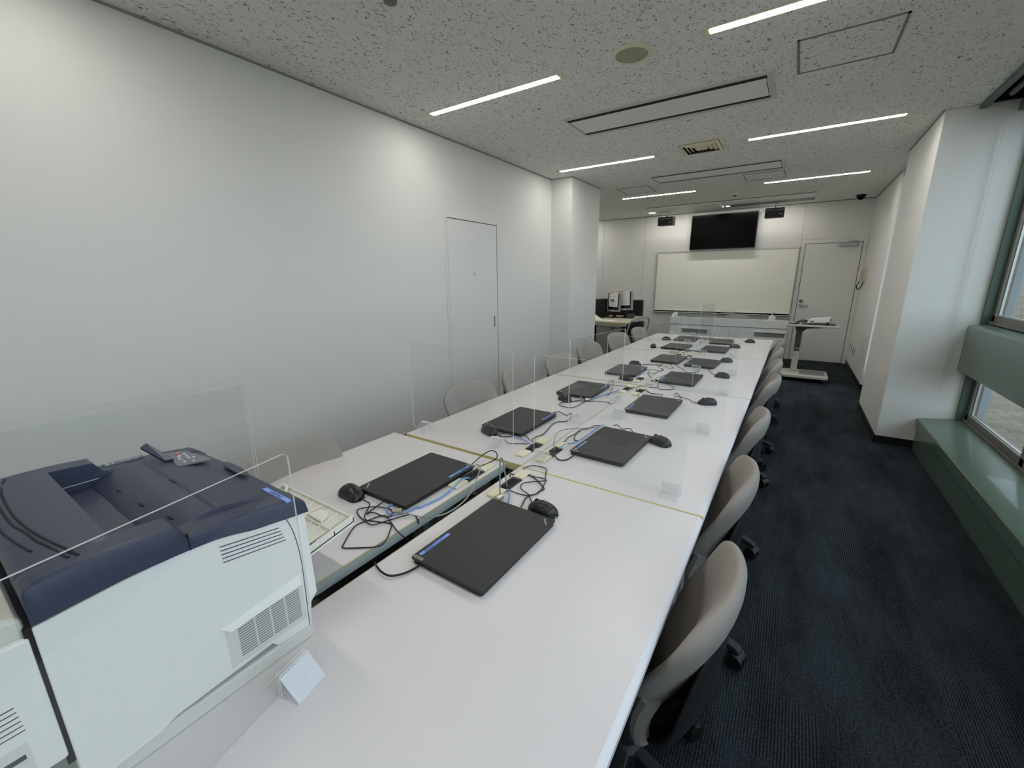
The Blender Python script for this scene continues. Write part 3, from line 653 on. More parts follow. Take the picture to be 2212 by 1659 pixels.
# ---------------------------------------------------------------- swivel chairs (sitter faces -x)
PROF = [(.045, .305), (.068, .355), (.095, .415), (.124, .48), (.154, .555), (.183, .635), (.207, .705), (.222, .755), (.230, .792)]
def back_surface(prof, wid, wing, thick, nu=18, edge=.5, z_round=True):
    """closed padded surface following a side profile; wings curve towards the sitter"""
    q = MB(); nv = len(prof); front = []; backv = []
    for j, (px, pz) in enumerate(prof):
        a = Vector((prof[min(j+1, nv-1)][0]-prof[max(j-1, 0)][0], 0, prof[min(j+1, nv-1)][1]-prof[max(j-1, 0)][1])).normalized()
        nrm = Vector((-a.z, 0, a.x))           # towards the sitter
        hw = wid[j]; vf = (min(j, nv-1-j)/1.2); ef = min(1, .45+.55*vf) if z_round else 1
        fr, bk = [], []
        for i in range(nu+1):
            s = -math.cos(PI*i/nu)
            th = thick*.5*ef*(max(0, 1-abs(s)**6)**.5*.85+.15*(abs(s) < .999))
            wg = wing*(1 if pz < .56 else max(.62, 1-(pz-.56)/.25))
            c = Vector((px, s*hw, pz)) + nrm*(wg*abs(s)**2.2*hw/.23)
            c.z += -.020*abs(s)**3*(j/(nv-1))**3
            fr.append(c+nrm*th); bk.append(c-nrm*th)
        front.append(fr); backv.append(bk)
    vs = [v for r in front for v in r]+[v for r in backv for v in r]; W = nu+1; O = nv*W; fs = []
    for j in range(nv-1):
        for i in range(nu):
            a = j*W+i
            fs.append((a, a+1, a+W+1, a+W)); fs.append((O+a, O+a+W, O+a+W+1, O+a+1))
        fs.append((j*W, (j+1)*W, O+(j+1)*W, O+j*W)); fs.append((j*W+nu, O+j*W+nu, O+(j+1)*W+nu, (j+1)*W+nu))
    for i in range(nu):
        fs.append((i, O+i, O+i+1, i+1)); a = (nv-1)*W+i; fs.append((a, a+1, O+a+1, O+a))
    return q.add(vs, fs)
def sub(o, lv=1):
    s = o.modifiers.new('subdivision', 'SUBSURF'); s.levels = lv; s.render_levels = lv; return o
def make_chair(label, pad, shell, group):
    t = thing('swivel_chair', label, 'chair', (0, 0, 0), 0, group)
    wid = [.055, .080, .120, .165, .200, .217, .222, .210, .160]
    sub(back_surface(PROF, wid, .085, .056).build('backrest', pad, t, smooth=180))
    sp = [(.055, .265), (.115, .30), (.165, .37), (.192, .45), (.206, .53), (.211, .60), (.218, .67), (.228, .725)]
    sub(back_surface(sp, [.07, .13, .165, .178, .182, .176, .16, .12], .050, .022).build('back_shell', shell, t, smooth=180))
    se = MB(); pts = rrect(-.30, .03, -.225, .225, .09, 5)
    n = len(pts); c0 = (-.13, 0)
    lay = [(.80, .405), (.97, .415), (1.0, .435), (.985, .455), (.90, .468), (.5, .466)]
    vs = [(c0[0]+(x-c0[0])*k, y*k, z-.012*max(0, (-(c0[0]+(x-c0[0])*k)-.16)/.11)**2) for k, z in lay for x, y in pts]
    fs = [(j*n+i, j*n+(i+1) % n, (j+1)*n+(i+1) % n, (j+1)*n+i) for j in range(len(lay)-1) for i in range(n)]+[tuple(range(n))[::-1], tuple(range((len(lay)-1)*n, len(lay)*n))]
    sub(se.add(vs, fs).build('seat', M['seatfab'], t, smooth=180))
    MB().box(-.20, .03, -.09, .09, .36, .408).box(.0, .11, -.035, .035, .345, .385).build('seat_mechanism', shell, t, bevel=.008, smooth=0)
    for s in (-1, 1):
        MB().tube([(.02, s*.055, .35), (.075, s*.075, .345), (.120, s*.085, .40), (.145, s*.085, .47)], .016, n=8).build('back_bracket', shell, t)
    for s in (-1, 1):
        MB().tube([(.090, s*.135, .48), (.070, s*.126, .41), (.062, s*.115, .35), (.064, s*.100, .30)], .025, n=10).build('back_upright', pad, t)
    MB().cyl((0, 0, .10), (0, 0, .23), .030).cyl((0, 0, .23), (0, 0, .37), .016).build('gas_column', shell, t)
    b = MB().lathe([(.045, .065), (.05, .08), (.045, .12), (.03, .135)], n=20).build('base_hub', shell, t)
    for k in range(5):
        a = k*2*PI/5; T = TR(0, 0, 0, rz=a)
        arm = MB().prism([(.03, .075), (.03, .125), (.16, .112), (.262, .090), (.275, .080), (.275, .066), (.25, .066), (.14, .085)], -.019, .019, 'y', T=T).build('base_arm', shell, t, bevel=.005, smooth=0)
        w_ = MB(); c = Vector((.275, 0, .028))
        for s in (-1, 1): w_.cyl(T @ Vector((.262, s*.008, .028)), T @ Vector((.262, s*.026, .028)), .028, n=18)
        w_.cyl(T @ Vector((.262, -.010, .028)), T @ Vector((.262, .010, .028)), .012, n=10)
        w_.prism([(.232, .030), (.235, .055), (.252, .068), (.275, .062), (.288, .045), (.262, .050)], -.030, .030, 'y', T=T)
        w_.cyl(T @ Vector((.262, 0, .05)), T @ Vector((.262, 0, .08)), .007, n=8)
        w_.build('caster', M['black'], arm, bevel=.001, smooth=40)
    return t
seatn = ('nearest the camera', 'second from the camera', 'third from the camera', 'fourth from the camera', 'fifth from the camera', 'sixth from the camera', 'farthest from the camera')
def turn_base(c, a):        # swing the five-star base without the seat
    for ch in c.children:
        if ch.name.split('.')[0] == 'base_arm': ch.rotation_euler = (0, 0, a)
def lift(c, h):              # seat raised on its gas column
    for ch in c.children:
        if ch.name.split('.')[0] not in ('base_arm', 'base_hub'): ch.location.z += h
RY = [.985, 1.63, 2.42, 3.41, 4.08, 4.82, 5.45]
LY = [.80, 1.93, 2.52, 3.16, 3.92, 4.80, 5.50]
c0 = make_chair('', M['chairfab'], M['chairdark'], 'grey swivel chairs around the long table')
for i, y in enumerate(RY):
    lab = 'grey swivel chair pushed in on the window side, '+seatn[i]
    loc = (-.268+(.016, .002, .0, .02, .012, .0, .0)[i], y, 0); rz = math.radians((-2, 3, 1, -2, 2, -1, 1)[i])
    if i == 0: c = c0; c.location = loc; c.rotation_euler = (0, 0, rz); c['label'] = lab
    else: c = dup(c0, loc, rz, lab)
    turn_base(c, math.radians((-16, -14, -18, -30, -22, 12, 20)[i])-rz)
for i, y in enumerate(LY):
    lab = 'grey swivel chair on the wall side of the table, '+seatn[i]
    rz = PI+math.radians((4, -6, 10, -8, -8, -13, -4)[i])
    c = dup(c0, (-1.415-(.0, .03, .04, .03, .10, .12, .07)[i], y, 0), rz, lab)
    turn_base(c, math.radians(11*i)); lift(c, .045)
c = dup(c0, (-.86, 8.66, 0), PI/2, 'grey swivel chair behind the teacher desk, under the whiteboard')
del c['group']
bc = make_chair('black office chair beside the side desk, back towards the camera', M['blackfab'], M['chairdark'], None)
bc.location = (-2.26, 6.86, 0); bc.rotation_euler = (0, 0, math.radians(-22))
bc.name = 'office_chair'
MB().tube([(.16, -.215, .52), (.20, -.235, .62), (.235, -.238, .74), (.262, -.19, .835), (.272, 0, .855), (.262, .19, .835), (.235, .238, .74), (.20, .235, .62), (.16, .215, .52)], .011, n=8).build('silver_back_frame', M['silver'], bc)

# ---------------------------------------------------------------- closed laptops
def make_laptop():
    t = thing('laptop', '', 'laptop', (0, 0, TZ), 0, 'closed black laptops on the long table')
    hx, hy = .1215, .1865
    MB().prism(rrect(-hx+.003, hx-.003, -hy+.003, hy-.003, .008), .002, .0125).build('base', M['laptopbase'], t, bevel=.002, smooth=30)
    l = MB().prism(rrect(-hx, hx, -hy, hy, .007), .0135, .0205).build('lid', M['laptop'], t, bevel=.0016, smooth=30)
    MB().box(-hx+.006, -hx+.014, -hy+.04, hy-.04, .0, .003).box(hx-.02, hx-.014, -hy+.04, hy-.04, .0, .003).build('rubber_foot', M['black'], t, smooth=0)
    MB().box(-hx-.001, -hx+.010, -.125, .125, .006, .0155).build('hinge', M['black'], t, smooth=0)
    pt = MB()
    for a, b in ((-.10, .010), (-.085, .006), (-.06, .012), (-.035, .014), (-.012, .006)): pt.box(a, a+b, -hy+.0025, -hy+.0035, .005, .010)
    pt.build('side_ports', M['void'], t, smooth=0)
    # name badge along the short side, asset label along the hinge, maker's letters in the opposite corner
    bd = MB().box(-hx+.004, -hx+.038, -hy+.003, -hy+.013, .0203, .0209).build('badge', M['badge'], l, smooth=0)
    tx = text('badge_text', 'Lenovo', .0085, M['badgeink'], t, TR(-hx+.021, -hy+.008, .0210)); 
    lb = MB().box(-hx+.011, -hx+.0215, -hy+.020, -hy+.135, .0203, .0208).build('asset_label', M['labelblue'], l, smooth=0)
    text('label_text', '情報基盤 PC-LC(001)', .0085, M['labelink'], t, TR(-hx+.0165, -hy+.074, .0209, rz=PI/2))
    text('maker_letters', 'ThinkPad', .0092, M['chrome'], t, TR(hx-.022, hy-.028, .0206, rz=math.radians(-52)), extrude=.0003)
    return t
LAPR = [(-.653, .850, -.5), (-.607, 1.732, -2), (-.613, 2.442, 0), (-.632, 3.245, 0), (-.603, 3.955, -2), (-.633, 4.82, 0), (-.652, 5.45, 4)]
LAPL = [(-1.108, 1.022, 0), (-1.140, 1.792, 0), (-1.122, 2.571, 1), (-1.078, 3.32, 1), (-.907, 4.01, -1), (-1.016, 4.81, -3), (-1.057, 5.52, 0)]
lp = make_laptop(); first = True
LT = ('nearest the camera', 'second from the camera', 'third from the camera', 'fourth from the camera', 'fifth from the camera', 'sixth from the camera', 'farthest from the camera')
for row, L_, base in (('window-side', LAPR, 0), ('wall-side', LAPL, PI)):
    for i, (x, y, a) in enumerate(L_):
        lab = 'closed black laptop in the %s row, %s' % (row, LT[i])
        if first: lp.location = (x, y, TZ); lp.rotation_euler = (0, 0, base+math.radians(a)); lp['label'] = lab; first = False
        else: dup(lp, (x, y, TZ), base+math.radians(a), lab)

# ---------------------------------------------------------------- mice (front points +x)
def make_mouse():
    t = thing('computer_mouse', '', 'mouse', (0, 0, TZ), 0, 'black computer mice on the long table')
    q = MB(); nu, nv = 20, 12
    def pt(u, v):        # u along the length 0 back..1 front, v across -1..1
        x = -.054+.108*u
        w_ = .0345*(max(0, 1-abs(2*u-1)**3.2))**.42*(1-.10*math.sin(PI*u))
        h_ = .039*(max(0.0, 1-((u-.40)/.62)**2))**.6 if u > .40 else .039*(max(0, 1-((.40-u)/.41)**2))**.5
        y = v*w_; z = .004+h_*(max(0, 1-abs(v)**2.6))**.55*(1+.10*v)
        return (x, y+.004*math.sin(PI*u), z)
    for j in range(nu+1):
        for i in range(nv+1): q.v.append(pt(min(max(j/nu, .004), .996), -math.cos(PI*i/nv)))
    W = nv+1
    for j in range(nu):
        for i in range(nv): q.f.append((j*W+i, j*W+i+1, (j+1)*W+i+1, (j+1)*W+i)); q.mi.append(0)
    b0 = len(q.v)
    ring = [(j*W) for j in range(nu+1)]+[(j*W+nv) for j in range(nu, -1, -1)]
    for k in ring: q.v.append((q.v[k][0], q.v[k][1]*.96, 0.001))
    n = len(ring)
    for k in range(n-1): q.f.append((ring[k], ring[k+1], b0+k+1, b0+k)); q.mi.append(1)
    q.f.append(tuple(range(b0, b0+n))); q.mi.append(1)
    q.build('shell', [M['mouse'], M['mouseside']], t, smooth=60)
    MB().cyl((.026, -.0035, .0315), (.026, .0035, .0315), .0085, n=16).build('scroll_wheel', M['mouseside'], t)
    gq = MB().tube([(.053, .004, .012), (.047, .004, .020), (.038, .004, .0283), (.026, .003, .0350), (.012, .0, .0395), (.0, 0, .0418)], .0008, n=5)
    gq.tube([(.008, -.030, .022), (.006, -.018, .0365), (.004, 0, .0412), (.006, .020, .0365), (.008, .032, .022)], .0007, n=5).build('button_seam', M['void'], t)
    MB().box(-.048, -.036, -.006, .008, .0235, .0245, T=TR(0, 0, .0085, ry=-.62)).build('logo_mark', M['silver'], t, smooth=0)
    return t
CAB = {
'A1_mouse':[(-1.162,0.798,0.73),(-1.132,0.805,0.723),(-1.112,0.791,0.723),(-1.076,0.745,0.723),(-1.05,0.731,0.723),(-1.03,0.737,0.723),(-0.989,0.753,0.723),(-0.967,0.759,0.723),(-0.957,0.754,0.723),(-0.92,0.707,0.723),(-0.904,0.677,0.723),(-0.912,0.655,0.723),(-0.968,0.612,0.723),(-0.987,0.603,0.723),(-0.999,0.612,0.723),(-1.049,0.686,0.723),(-1.044,0.729,0.723),(-1.036,0.757,0.723),(-1.023,0.779,0.723),(-1.009,0.779,0.723),(-0.974,0.765,0.724),(-0.919,0.742,0.725),(-0.887,0.744,0.71),(-0.928,0.793,0.66)],
'A1_usb':[(-1.084,0.833,0.73),(-1.086,0.808,0.726),(-1.074,0.752,0.726),(-1.07,0.764,0.726),(-1.053,0.771,0.726),(-1.028,0.771,0.726),(-0.998,0.781,0.726),(-1.003,0.796,0.726),(-1.028,0.812,0.726),(-1.055,0.808,0.726),(-1.086,0.797,0.726),(-1.109,0.775,0.726),(-1.121,0.756,0.726),(-1.109,0.741,0.726),(-1.079,0.729,0.726),(-1.039,0.721,0.726),(-1.008,0.72,0.726),(-0.995,0.739,0.726),(-0.981,0.771,0.726),(-0.955,0.819,0.727),(-0.928,0.826,0.728),(-0.915,0.826,0.71),(-0.963,0.859,0.64)],
'A1_lan':[(-1.05,0.839,0.725),(-1.053,0.82,0.725),(-1.034,0.8,0.725),(-1.009,0.793,0.725),(-0.992,0.807,0.725),(-0.975,0.835,0.725),(-0.968,0.87,0.725)],
'A1_lan2':[(-0.959,0.884,0.724),(-0.946,0.962,0.724),(-0.952,1.035,0.728),(-0.952,1.078,0.74),(-0.948,1.116,0.735),(-0.966,1.156,0.7)],
'A1_lock':[(-0.975,0.811,0.735),(-0.932,0.825,0.73),(-0.887,0.841,0.73),(-0.85,0.877,0.735),(-0.839,0.938,0.74),(-0.854,1.017,0.745),(-0.897,1.114,0.76),(-0.915,1.153,0.77),(-0.935,1.16,0.775),(-0.946,1.145,0.76),(-0.973,1.169,0.7)],
'A1_charge':[(-1.015,1.226,0.732),(-1.014,1.289,0.745),(-1.0,1.333,0.755),(-0.968,1.329,0.755),(-0.949,1.307,0.745),(-0.965,1.285,0.73),(-0.979,1.217,0.728),(-0.996,1.207,0.7)],
'B1_usb':[(-0.671,1.056,0.73),(-0.682,1.084,0.724),(-0.693,1.12,0.724),(-0.691,1.142,0.724),(-0.679,1.164,0.724),(-0.678,1.186,0.724),(-0.671,1.209,0.724),(-0.677,1.22,0.724),(-0.706,1.244,0.724),(-0.737,1.264,0.724),(-0.766,1.278,0.724),(-0.788,1.277,0.724),(-0.809,1.258,0.724),(-0.828,1.251,0.724),(-0.829,1.232,0.735),(-0.829,1.227,0.73),(-0.848,1.254,0.69)],
'B1_mouse':[(-0.643,1.086,0.732),(-0.669,1.117,0.725),(-0.69,1.141,0.725),(-0.706,1.152,0.725),(-0.737,1.165,0.725),(-0.75,1.179,0.725),(-0.758,1.196,0.725),(-0.755,1.216,0.725),(-0.732,1.24,0.725),(-0.698,1.269,0.725),(-0.699,1.278,0.725),(-0.707,1.283,0.725),(-0.736,1.279,0.725),(-0.764,1.275,0.725),(-0.784,1.276,0.725),(-0.803,1.278,0.725),(-0.814,1.289,0.725),(-0.821,1.306,0.725),(-0.82,1.335,0.725),(-0.809,1.356,0.725),(-0.787,1.365,0.725),(-0.756,1.366,0.725),(-0.741,1.358,0.725),(-0.726,1.324,0.725),(-0.707,1.285,0.725),(-0.697,1.271,0.725),(-0.679,1.209,0.725),(-0.675,1.172,0.725),(-0.687,1.15,0.725),(-0.711,1.134,0.725),(-0.741,1.133,0.725),(-0.772,1.135,0.725),(-0.819,1.177,0.7)],
'B1_lan':[(-0.722,1.058,0.73),(-0.746,1.098,0.728),(-0.767,1.122,0.73),(-0.82,1.184,0.7)],
'B1_charge':[(-0.74,0.678,0.73),(-0.745,0.651,0.726),(-0.756,0.617,0.726),(-0.774,0.591,0.73),(-0.799,0.585,0.735),(-0.847,0.606,0.72),(-0.979,0.696,0.62)],
'A2_mouse':[(-1.117,1.549,0.73),(-1.059,1.529,0.723),(-1.022,1.51,0.723),(-0.962,1.539,0.724),(-0.938,1.582,0.71)],
'A2_usb':[(-1.102,1.599,0.73),(-1.131,1.586,0.724),(-1.109,1.566,0.724),(-1.079,1.572,0.724),(-1.026,1.633,0.726),(-0.973,1.601,0.726),(-0.944,1.595,0.7)],
'A2_lan':[(-1.049,1.579,0.73),(-1.016,1.586,0.726),(-0.943,1.552,0.728),(-0.931,1.574,0.7)],
'A2_charge':[(-1.051,1.991,0.735),(-1.033,2.038,0.73),(-0.982,2.021,0.724),(-0.971,2.05,0.73),(-0.948,2.025,0.724),(-0.938,1.932,0.724),(-0.973,1.894,0.724),(-0.975,1.831,0.724),(-0.952,1.728,0.724),(-0.947,1.684,0.724),(-0.958,1.639,0.725),(-0.946,1.587,0.728),(-0.935,1.589,0.7)],
'B2_lan':[(-0.744,1.97,0.73),(-0.749,1.915,0.73),(-0.752,1.671,0.735),(-0.79,1.637,0.728),(-0.791,1.572,0.73),(-0.817,1.594,0.7)],
'B2_lan_b':[(-0.739,1.957,0.735),(-0.717,1.982,0.735),(-0.678,1.948,0.735)],
'B2_usb':[(-0.581,1.943,0.73),(-0.611,1.983,0.73),(-0.641,1.955,0.73),(-0.678,2.0,0.73),(-0.695,1.983,0.73)],
'B2_power':[(-0.752,1.956,0.726),(-0.781,1.937,0.726),(-0.789,1.881,0.726),(-0.812,1.851,0.726),(-0.813,1.795,0.726),(-0.786,1.707,0.726),(-0.759,1.705,0.726)],
'B2_power2':[(-0.75,1.684,0.735),(-0.76,1.644,0.728),(-0.788,1.565,0.725),(-0.816,1.589,0.7)],
'B2_power3':[(-0.812,1.851,0.726),(-0.815,1.788,0.724),(-0.825,1.715,0.724),(-0.815,1.677,0.724),(-0.821,1.63,0.724),(-0.809,1.561,0.726),(-0.821,1.591,0.7)],
'B2_steel':[(-0.751,1.897,0.735),(-0.804,1.833,0.74),(-0.861,1.76,0.745),(-0.863,1.675,0.75),(-0.828,1.584,0.75),(-0.804,1.541,0.73),(-0.815,1.573,0.7)],
'B2_charge':[(-0.705,1.54,0.73),(-0.713,1.496,0.724),(-0.738,1.469,0.724),(-0.771,1.49,0.725),(-0.819,1.57,0.7)],
'A3_mouse':[(-1.081,2.282,0.724),(-0.992,2.348,0.724),(-0.897,2.386,0.724),(-0.843,2.357,0.724)],
'A3_usb':[(-1.005,2.351,0.724),(-1.008,2.223,0.724),(-1.019,2.166,0.724),(-1.072,2.162,0.724),(-1.107,2.181,0.724),(-1.117,2.227,0.724),(-1.081,2.271,0.724),(-1.039,2.352,0.724)],
'A3_lan':[(-1.055,2.374,0.735),(-1.035,2.355,0.726),(-0.995,2.38,0.726),(-0.959,2.543,0.726),(-0.923,2.665,0.726),(-0.93,2.842,0.7)],
'A3_charge':[(-1.042,2.805,0.73),(-1.05,2.935,0.73),(-0.976,2.719,0.73),(-0.951,2.629,0.73),(-0.927,2.498,0.73)],
'A3_charge2':[(-1.011,2.772,0.735),(-0.942,2.819,0.725),(-0.886,2.868,0.725),(-0.866,2.852,0.725),(-0.861,2.773,0.725),(-0.908,2.828,0.7)],
'B3_mouse':[(-0.409,2.656,0.724),(-0.445,2.673,0.724),(-0.471,2.714,0.724),(-0.53,2.745,0.724),(-0.561,2.744,0.724),(-0.577,2.796,0.724),(-0.573,2.835,0.724),(-0.53,2.745,0.724),(-0.524,2.698,0.724)],
'B3_usb':[(-0.637,2.703,0.726),(-0.647,2.741,0.726),(-0.707,2.722,0.726),(-0.744,2.765,0.726),(-0.787,2.767,0.726),(-0.791,2.726,0.726)],
'B3_power':[(-0.751,2.589,0.728),(-0.787,2.701,0.728),(-0.824,2.764,0.728),(-0.838,2.836,0.728),(-0.825,2.865,0.728),(-0.78,2.832,0.728),(-0.725,2.73,0.728),(-0.652,2.73,0.728)],
'B4_charge':[(-0.712,3.064,0.724),(-0.64,3.001,0.724),(-0.618,2.952,0.724),(-0.623,2.91,0.724),(-0.688,2.869,0.724),(-0.721,2.93,0.724),(-0.753,3.06,0.724),(-0.761,3.148,0.724)],
'B4_cross':[(-0.832,2.903,0.724),(-0.753,2.889,0.724),(-0.714,2.903,0.724)],
'B4_mouse':[(-0.442,3.556,0.724),(-0.484,3.623,0.724),(-0.528,3.753,0.724)],
'B4_lan':[(-0.749,3.441,0.74),(-0.76,3.366,0.73),(-0.782,3.247,0.728),(-0.8,3.174,0.728),(-0.831,3.244,0.7)],
'B5_charge':[(-0.596,3.817,0.724),(-0.582,3.619,0.724),(-0.599,3.553,0.724),(-0.657,3.531,0.724),(-0.702,3.632,0.724),(-0.798,3.789,0.724)],
'A4_charge':[(-0.969,3.439,0.724),(-0.889,3.487,0.724),(-0.859,3.449,0.724),(-0.867,3.334,0.724),(-0.917,3.385,0.724),(-0.899,3.314,0.724),(-0.833,3.175,0.724)],
'A5_charge':[(-0.834,3.832,0.724),(-0.835,3.766,0.724),(-0.783,3.656,0.724),(-0.82,3.618,0.724),(-0.867,3.682,0.724),(-1.014,3.706,0.724),(-1.058,3.646,0.724)],
'A5_b':[(-0.904,3.806,0.724),(-0.906,3.627,0.724),(-0.839,3.548,0.724),(-0.845,3.472,0.724),(-0.87,3.471,0.724)],
'A5_c':[(-0.836,4.35,0.724),(-0.875,4.453,0.724),(-0.931,4.485,0.724),(-1.001,4.466,0.724),(-1.003,4.42,0.724),(-0.981,4.381,0.724),(-0.927,4.413,0.724),(-0.878,4.495,0.724)],
'B7_mouse':[(-0.42,5.646,0.73),(-0.544,5.852,0.75),(-0.582,5.778,0.725),(-0.678,5.819,0.725),(-0.744,5.772,0.73)],
'A7_a':[(-1.029,5.883,0.73),(-1.014,5.996,0.76),(-0.979,6.09,0.79),(-0.923,6.049,0.76),(-0.911,6.011,0.74)],
'B7_b':[(-0.835,6.023,0.76),(-0.772,5.7,0.76),(-0.783,5.495,0.76),(-0.73,5.109,0.76)],
'A6_mouse':[(-1.199,4.681,0.724),(-1.158,4.68,0.724),(-1.087,4.609,0.724)],
}
MR = [(-.600, 1.080, 171), (-.434, 1.884, 158), (-.362, 2.68, 205), (-.389, 3.502, 170), (-.448, 4.183, 191), (-.478, 5.10, 188), (-.375, 5.62, 175)]
ML = [(-1.222, .800, -2), (-1.186, 1.573, -22), (-1.128, 2.292, -30), (-.985, 3.030, -6), (-1.098, 3.600, 20), (-1.240, 4.680, -70), (-1.262, 5.35, 0)]
MLAB = {('R', 0): 'black mouse touching the nearest laptop of the window-side row', ('L', 0): 'black mouse touching the nearest laptop of the wall-side row',
        ('L', 3): 'black mouse in front of the fourth wall-side laptop, by a cable outlet', ('L', 4): 'black mouse partly hidden behind the fourth wall-side laptop',
        ('L', 5): 'small looking black mouse left of the sixth wall-side laptop', ('L', 6): 'black mouse left of the farthest wall-side laptop'}
mo = make_mouse(); first = True; mice = {}
for rk, L_ in (('R', MR), ('L', ML)):
    for i, (x, y, a) in enumerate(L_):
        lab = MLAB.get((rk, i), 'black mouse beside the %s laptop of the %s row' % (('nearest', 'second', 'third', 'fourth', 'fifth', 'sixth', 'farthest')[i], 'window-side' if rk == 'R' else 'wall-side'))
        if first: o = mo; o.location = (x, y, TZ); o.rotation_euler = (0, 0, math.radians(a)); o['label'] = lab; first = False
        else: o = dup(mo, (x, y, TZ), math.radians(a), lab)
        mice[(rk, i)] = (o, x, y, math.radians(a))

# ---------------------------------------------------------------- cables
bpy.context.view_layer.update()
CAB['A1_lan'] = CAB['A1_lan']+CAB['A1_lan2']
def lead(name, key_or_pts, r, m_, label, cat='cable', group=None, parent=None, off=0):
    pts = CAB[key_or_pts] if isinstance(key_or_pts, str) else key_or_pts
    pts = [Vector(p)+Vector((0, 0, off)) for p in pts]
    if parent is not None:
        inv = parent.matrix_world.inverted(); pts = [inv @ p for p in pts]
        return MB().tube(pts, r, n=6, res=5).build(name, m_, parent)
    o0 = Vector((pts[0].x, pts[0].y, TZ))
    o = MB().tube([p-o0 for p in pts], r, n=6, res=5).build(name, m_); o.location = o0
    return tag(o, label, cat, group)
mc = {('L', 0): 'A1_mouse', ('R', 0): 'B1_mouse', ('L', 1): 'A2_mouse', ('L', 2): 'A3_mouse', ('R', 2): 'B3_mouse', ('R', 3): 'B4_mouse', ('R', 6): 'B7_mouse', ('L', 5): 'A6_mouse'}
RC = .0019
for k, key in mc.items(): lead('cable', key, RC, M['cable'], None, parent=mice[k][0])
def wig(a, b, n, amp, z=.7235):
    a = Vector(a); b = Vector(b); d = b-a; p = Vector((-d.y, d.x, 0)).normalized(); out = [a]
    for i in range(1, n):
        q = a.lerp(b, i/n)+p*random.uniform(-amp, amp)+d.normalized()*random.uniform(-amp*.6, amp*.6); q.z = z+random.uniform(0, .004); out.append(q)
    return out+[b]
for k in [(r, i) for r in 'RL' for i in range(7)]:
    if k in mc: continue
    o, x, y, a = mice[k]
    fx, fy = x+.055*math.cos(a), y+.055*math.sin(a)
    lx, ly, _ = (LAPR if k[0] == 'R' else LAPL)[k[1]]
    sx = -1 if k[0] == 'R' else 1
    end = (lx+sx*.13, ly+.10*(1 if y > ly else -1), .730)
    if k == ('L', 4): end = (-.90, 3.72, .73)
    if k == ('L', 3): end = (-.90, 3.06, .73)
    lead('cable', wig((fx, fy, .730), end, 6, .035), RC, M['cable'], None, parent=o)
GP = 'black leads of the laptops'
LD = [('power_lead', 'A1_charge', .0024, 'cable', 'black power lead looping up behind the nearest wall-side laptop'),
      ('display_lead', 'A1_usb', .0022, 'cable', 'thin black lead looped beside the nearest wall-side laptop, left of it'),
      ('network_cable', 'A1_lan', .0034, 'lan', 'blue network cable curled round the corner of the nearest wall-side laptop'),
      ('security_cable', 'A1_lock', .0022, 'steelcable', 'grey steel security cable arching over the gap between the nearest tables'),
      ('power_lead', 'B1_charge', .0030, 'cable', 'black power lead running from the nearest window-side laptop into the gap'),
      ('display_lead', 'B1_usb', .0022, 'cable', 'thin black lead looped behind the nearest window-side laptop'),
      ('network_cable', 'B1_lan', .0034, 'lan', 'short blue network cable behind the nearest window-side laptop'),
      ('power_lead', 'A2_charge', .0023, 'cable', 'black power lead wandering from the second wall-side laptop to its outlet'),
      ('display_lead', 'A2_usb', .0022, 'cable', 'thin black lead below the second wall-side laptop'),
      ('network_cable', 'A2_lan', .0032, 'lan', 'blue network cable below the second wall-side laptop'),
      ('network_cable', 'B2_lan', .0034, 'lan', 'blue network cable passing behind the second window-side laptop'),
      ('display_lead', 'B2_power', .0022, 'cable', 'black lead hugging the left edge of the second window-side laptop'),
      ('power_lead', 'B2_power3', .0022, 'cable', 'black lead curving into the outlet left of the second window-side laptop'),
      ('audio_lead', 'B2_usb', .0022, 'cable', 'thin black lead peeping over the far edge of the second window-side laptop'),
      ('security_cable', 'B2_steel', .0022, 'steelcable', 'grey steel security cable left of the second window-side laptop'),
      ('power_lead', 'B2_charge', .0028, 'cable', 'black power lead under the near corner of the second window-side laptop'),
      ('display_lead', 'A3_usb', .0022, 'cable', 'thin black loop in front of the third wall-side laptop'),
      ('network_cable', 'A3_lan', .0032, 'lan', 'blue network cable below the third wall-side laptop'),
      ('power_lead', 'A3_charge', .0020, 'cable', 'black lead kinked upright at the right end of the third wall-side laptop'),
      ('audio_lead', 'A3_charge2', .0020, 'cable', 'black lead running from the third wall-side laptop along the outlet'),
      ('display_lead', 'B3_usb', .0020, 'cable', 'black lead along the far edge of the third window-side laptop'),
      ('power_lead', 'B3_power', .0020, 'cable', 'black looped lead at the outlet behind the third window-side laptop'),
      ('power_lead', 'B4_charge', .0022, 'cable', 'black looped lead lying before the fourth window-side laptop'),
      ('display_lead', 'B4_cross', .0022, 'cable', 'short black lead crossing the seam by the fourth window-side laptop'),
      ('network_cable', 'B4_lan', .0032, 'lan', 'blue network cable behind the fourth window-side laptop'),
      ('power_lead', 'B5_charge', .0022, 'cable', 'black lead curving before the fifth window-side laptop'),
      ('power_lead', 'A4_charge', .0022, 'cable', 'black tangled lead right of the fourth wall-side laptop'),
      ('power_lead', 'A5_charge', .0022, 'cable', 'black lead before the fifth wall-side laptop'),
      ('display_lead', 'A5_b', .0022, 'cable', 'black lead kinked between the fourth and fifth wall-side laptops'),
      ('audio_lead', 'A5_c', .0022, 'cable', 'flat black loop behind the fifth wall-side laptop'),
      ('power_lead', 'A7_a', .0022, 'cable', 'black lead arching up behind the farthest wall-side laptop'),
      ('power_lead', 'B7_b', .0022, 'cable', 'black lead standing up left of the farthest window-side laptop')]
for nm, key, r, mk, lab in LD: lead(nm, key, r, M[mk], lab)
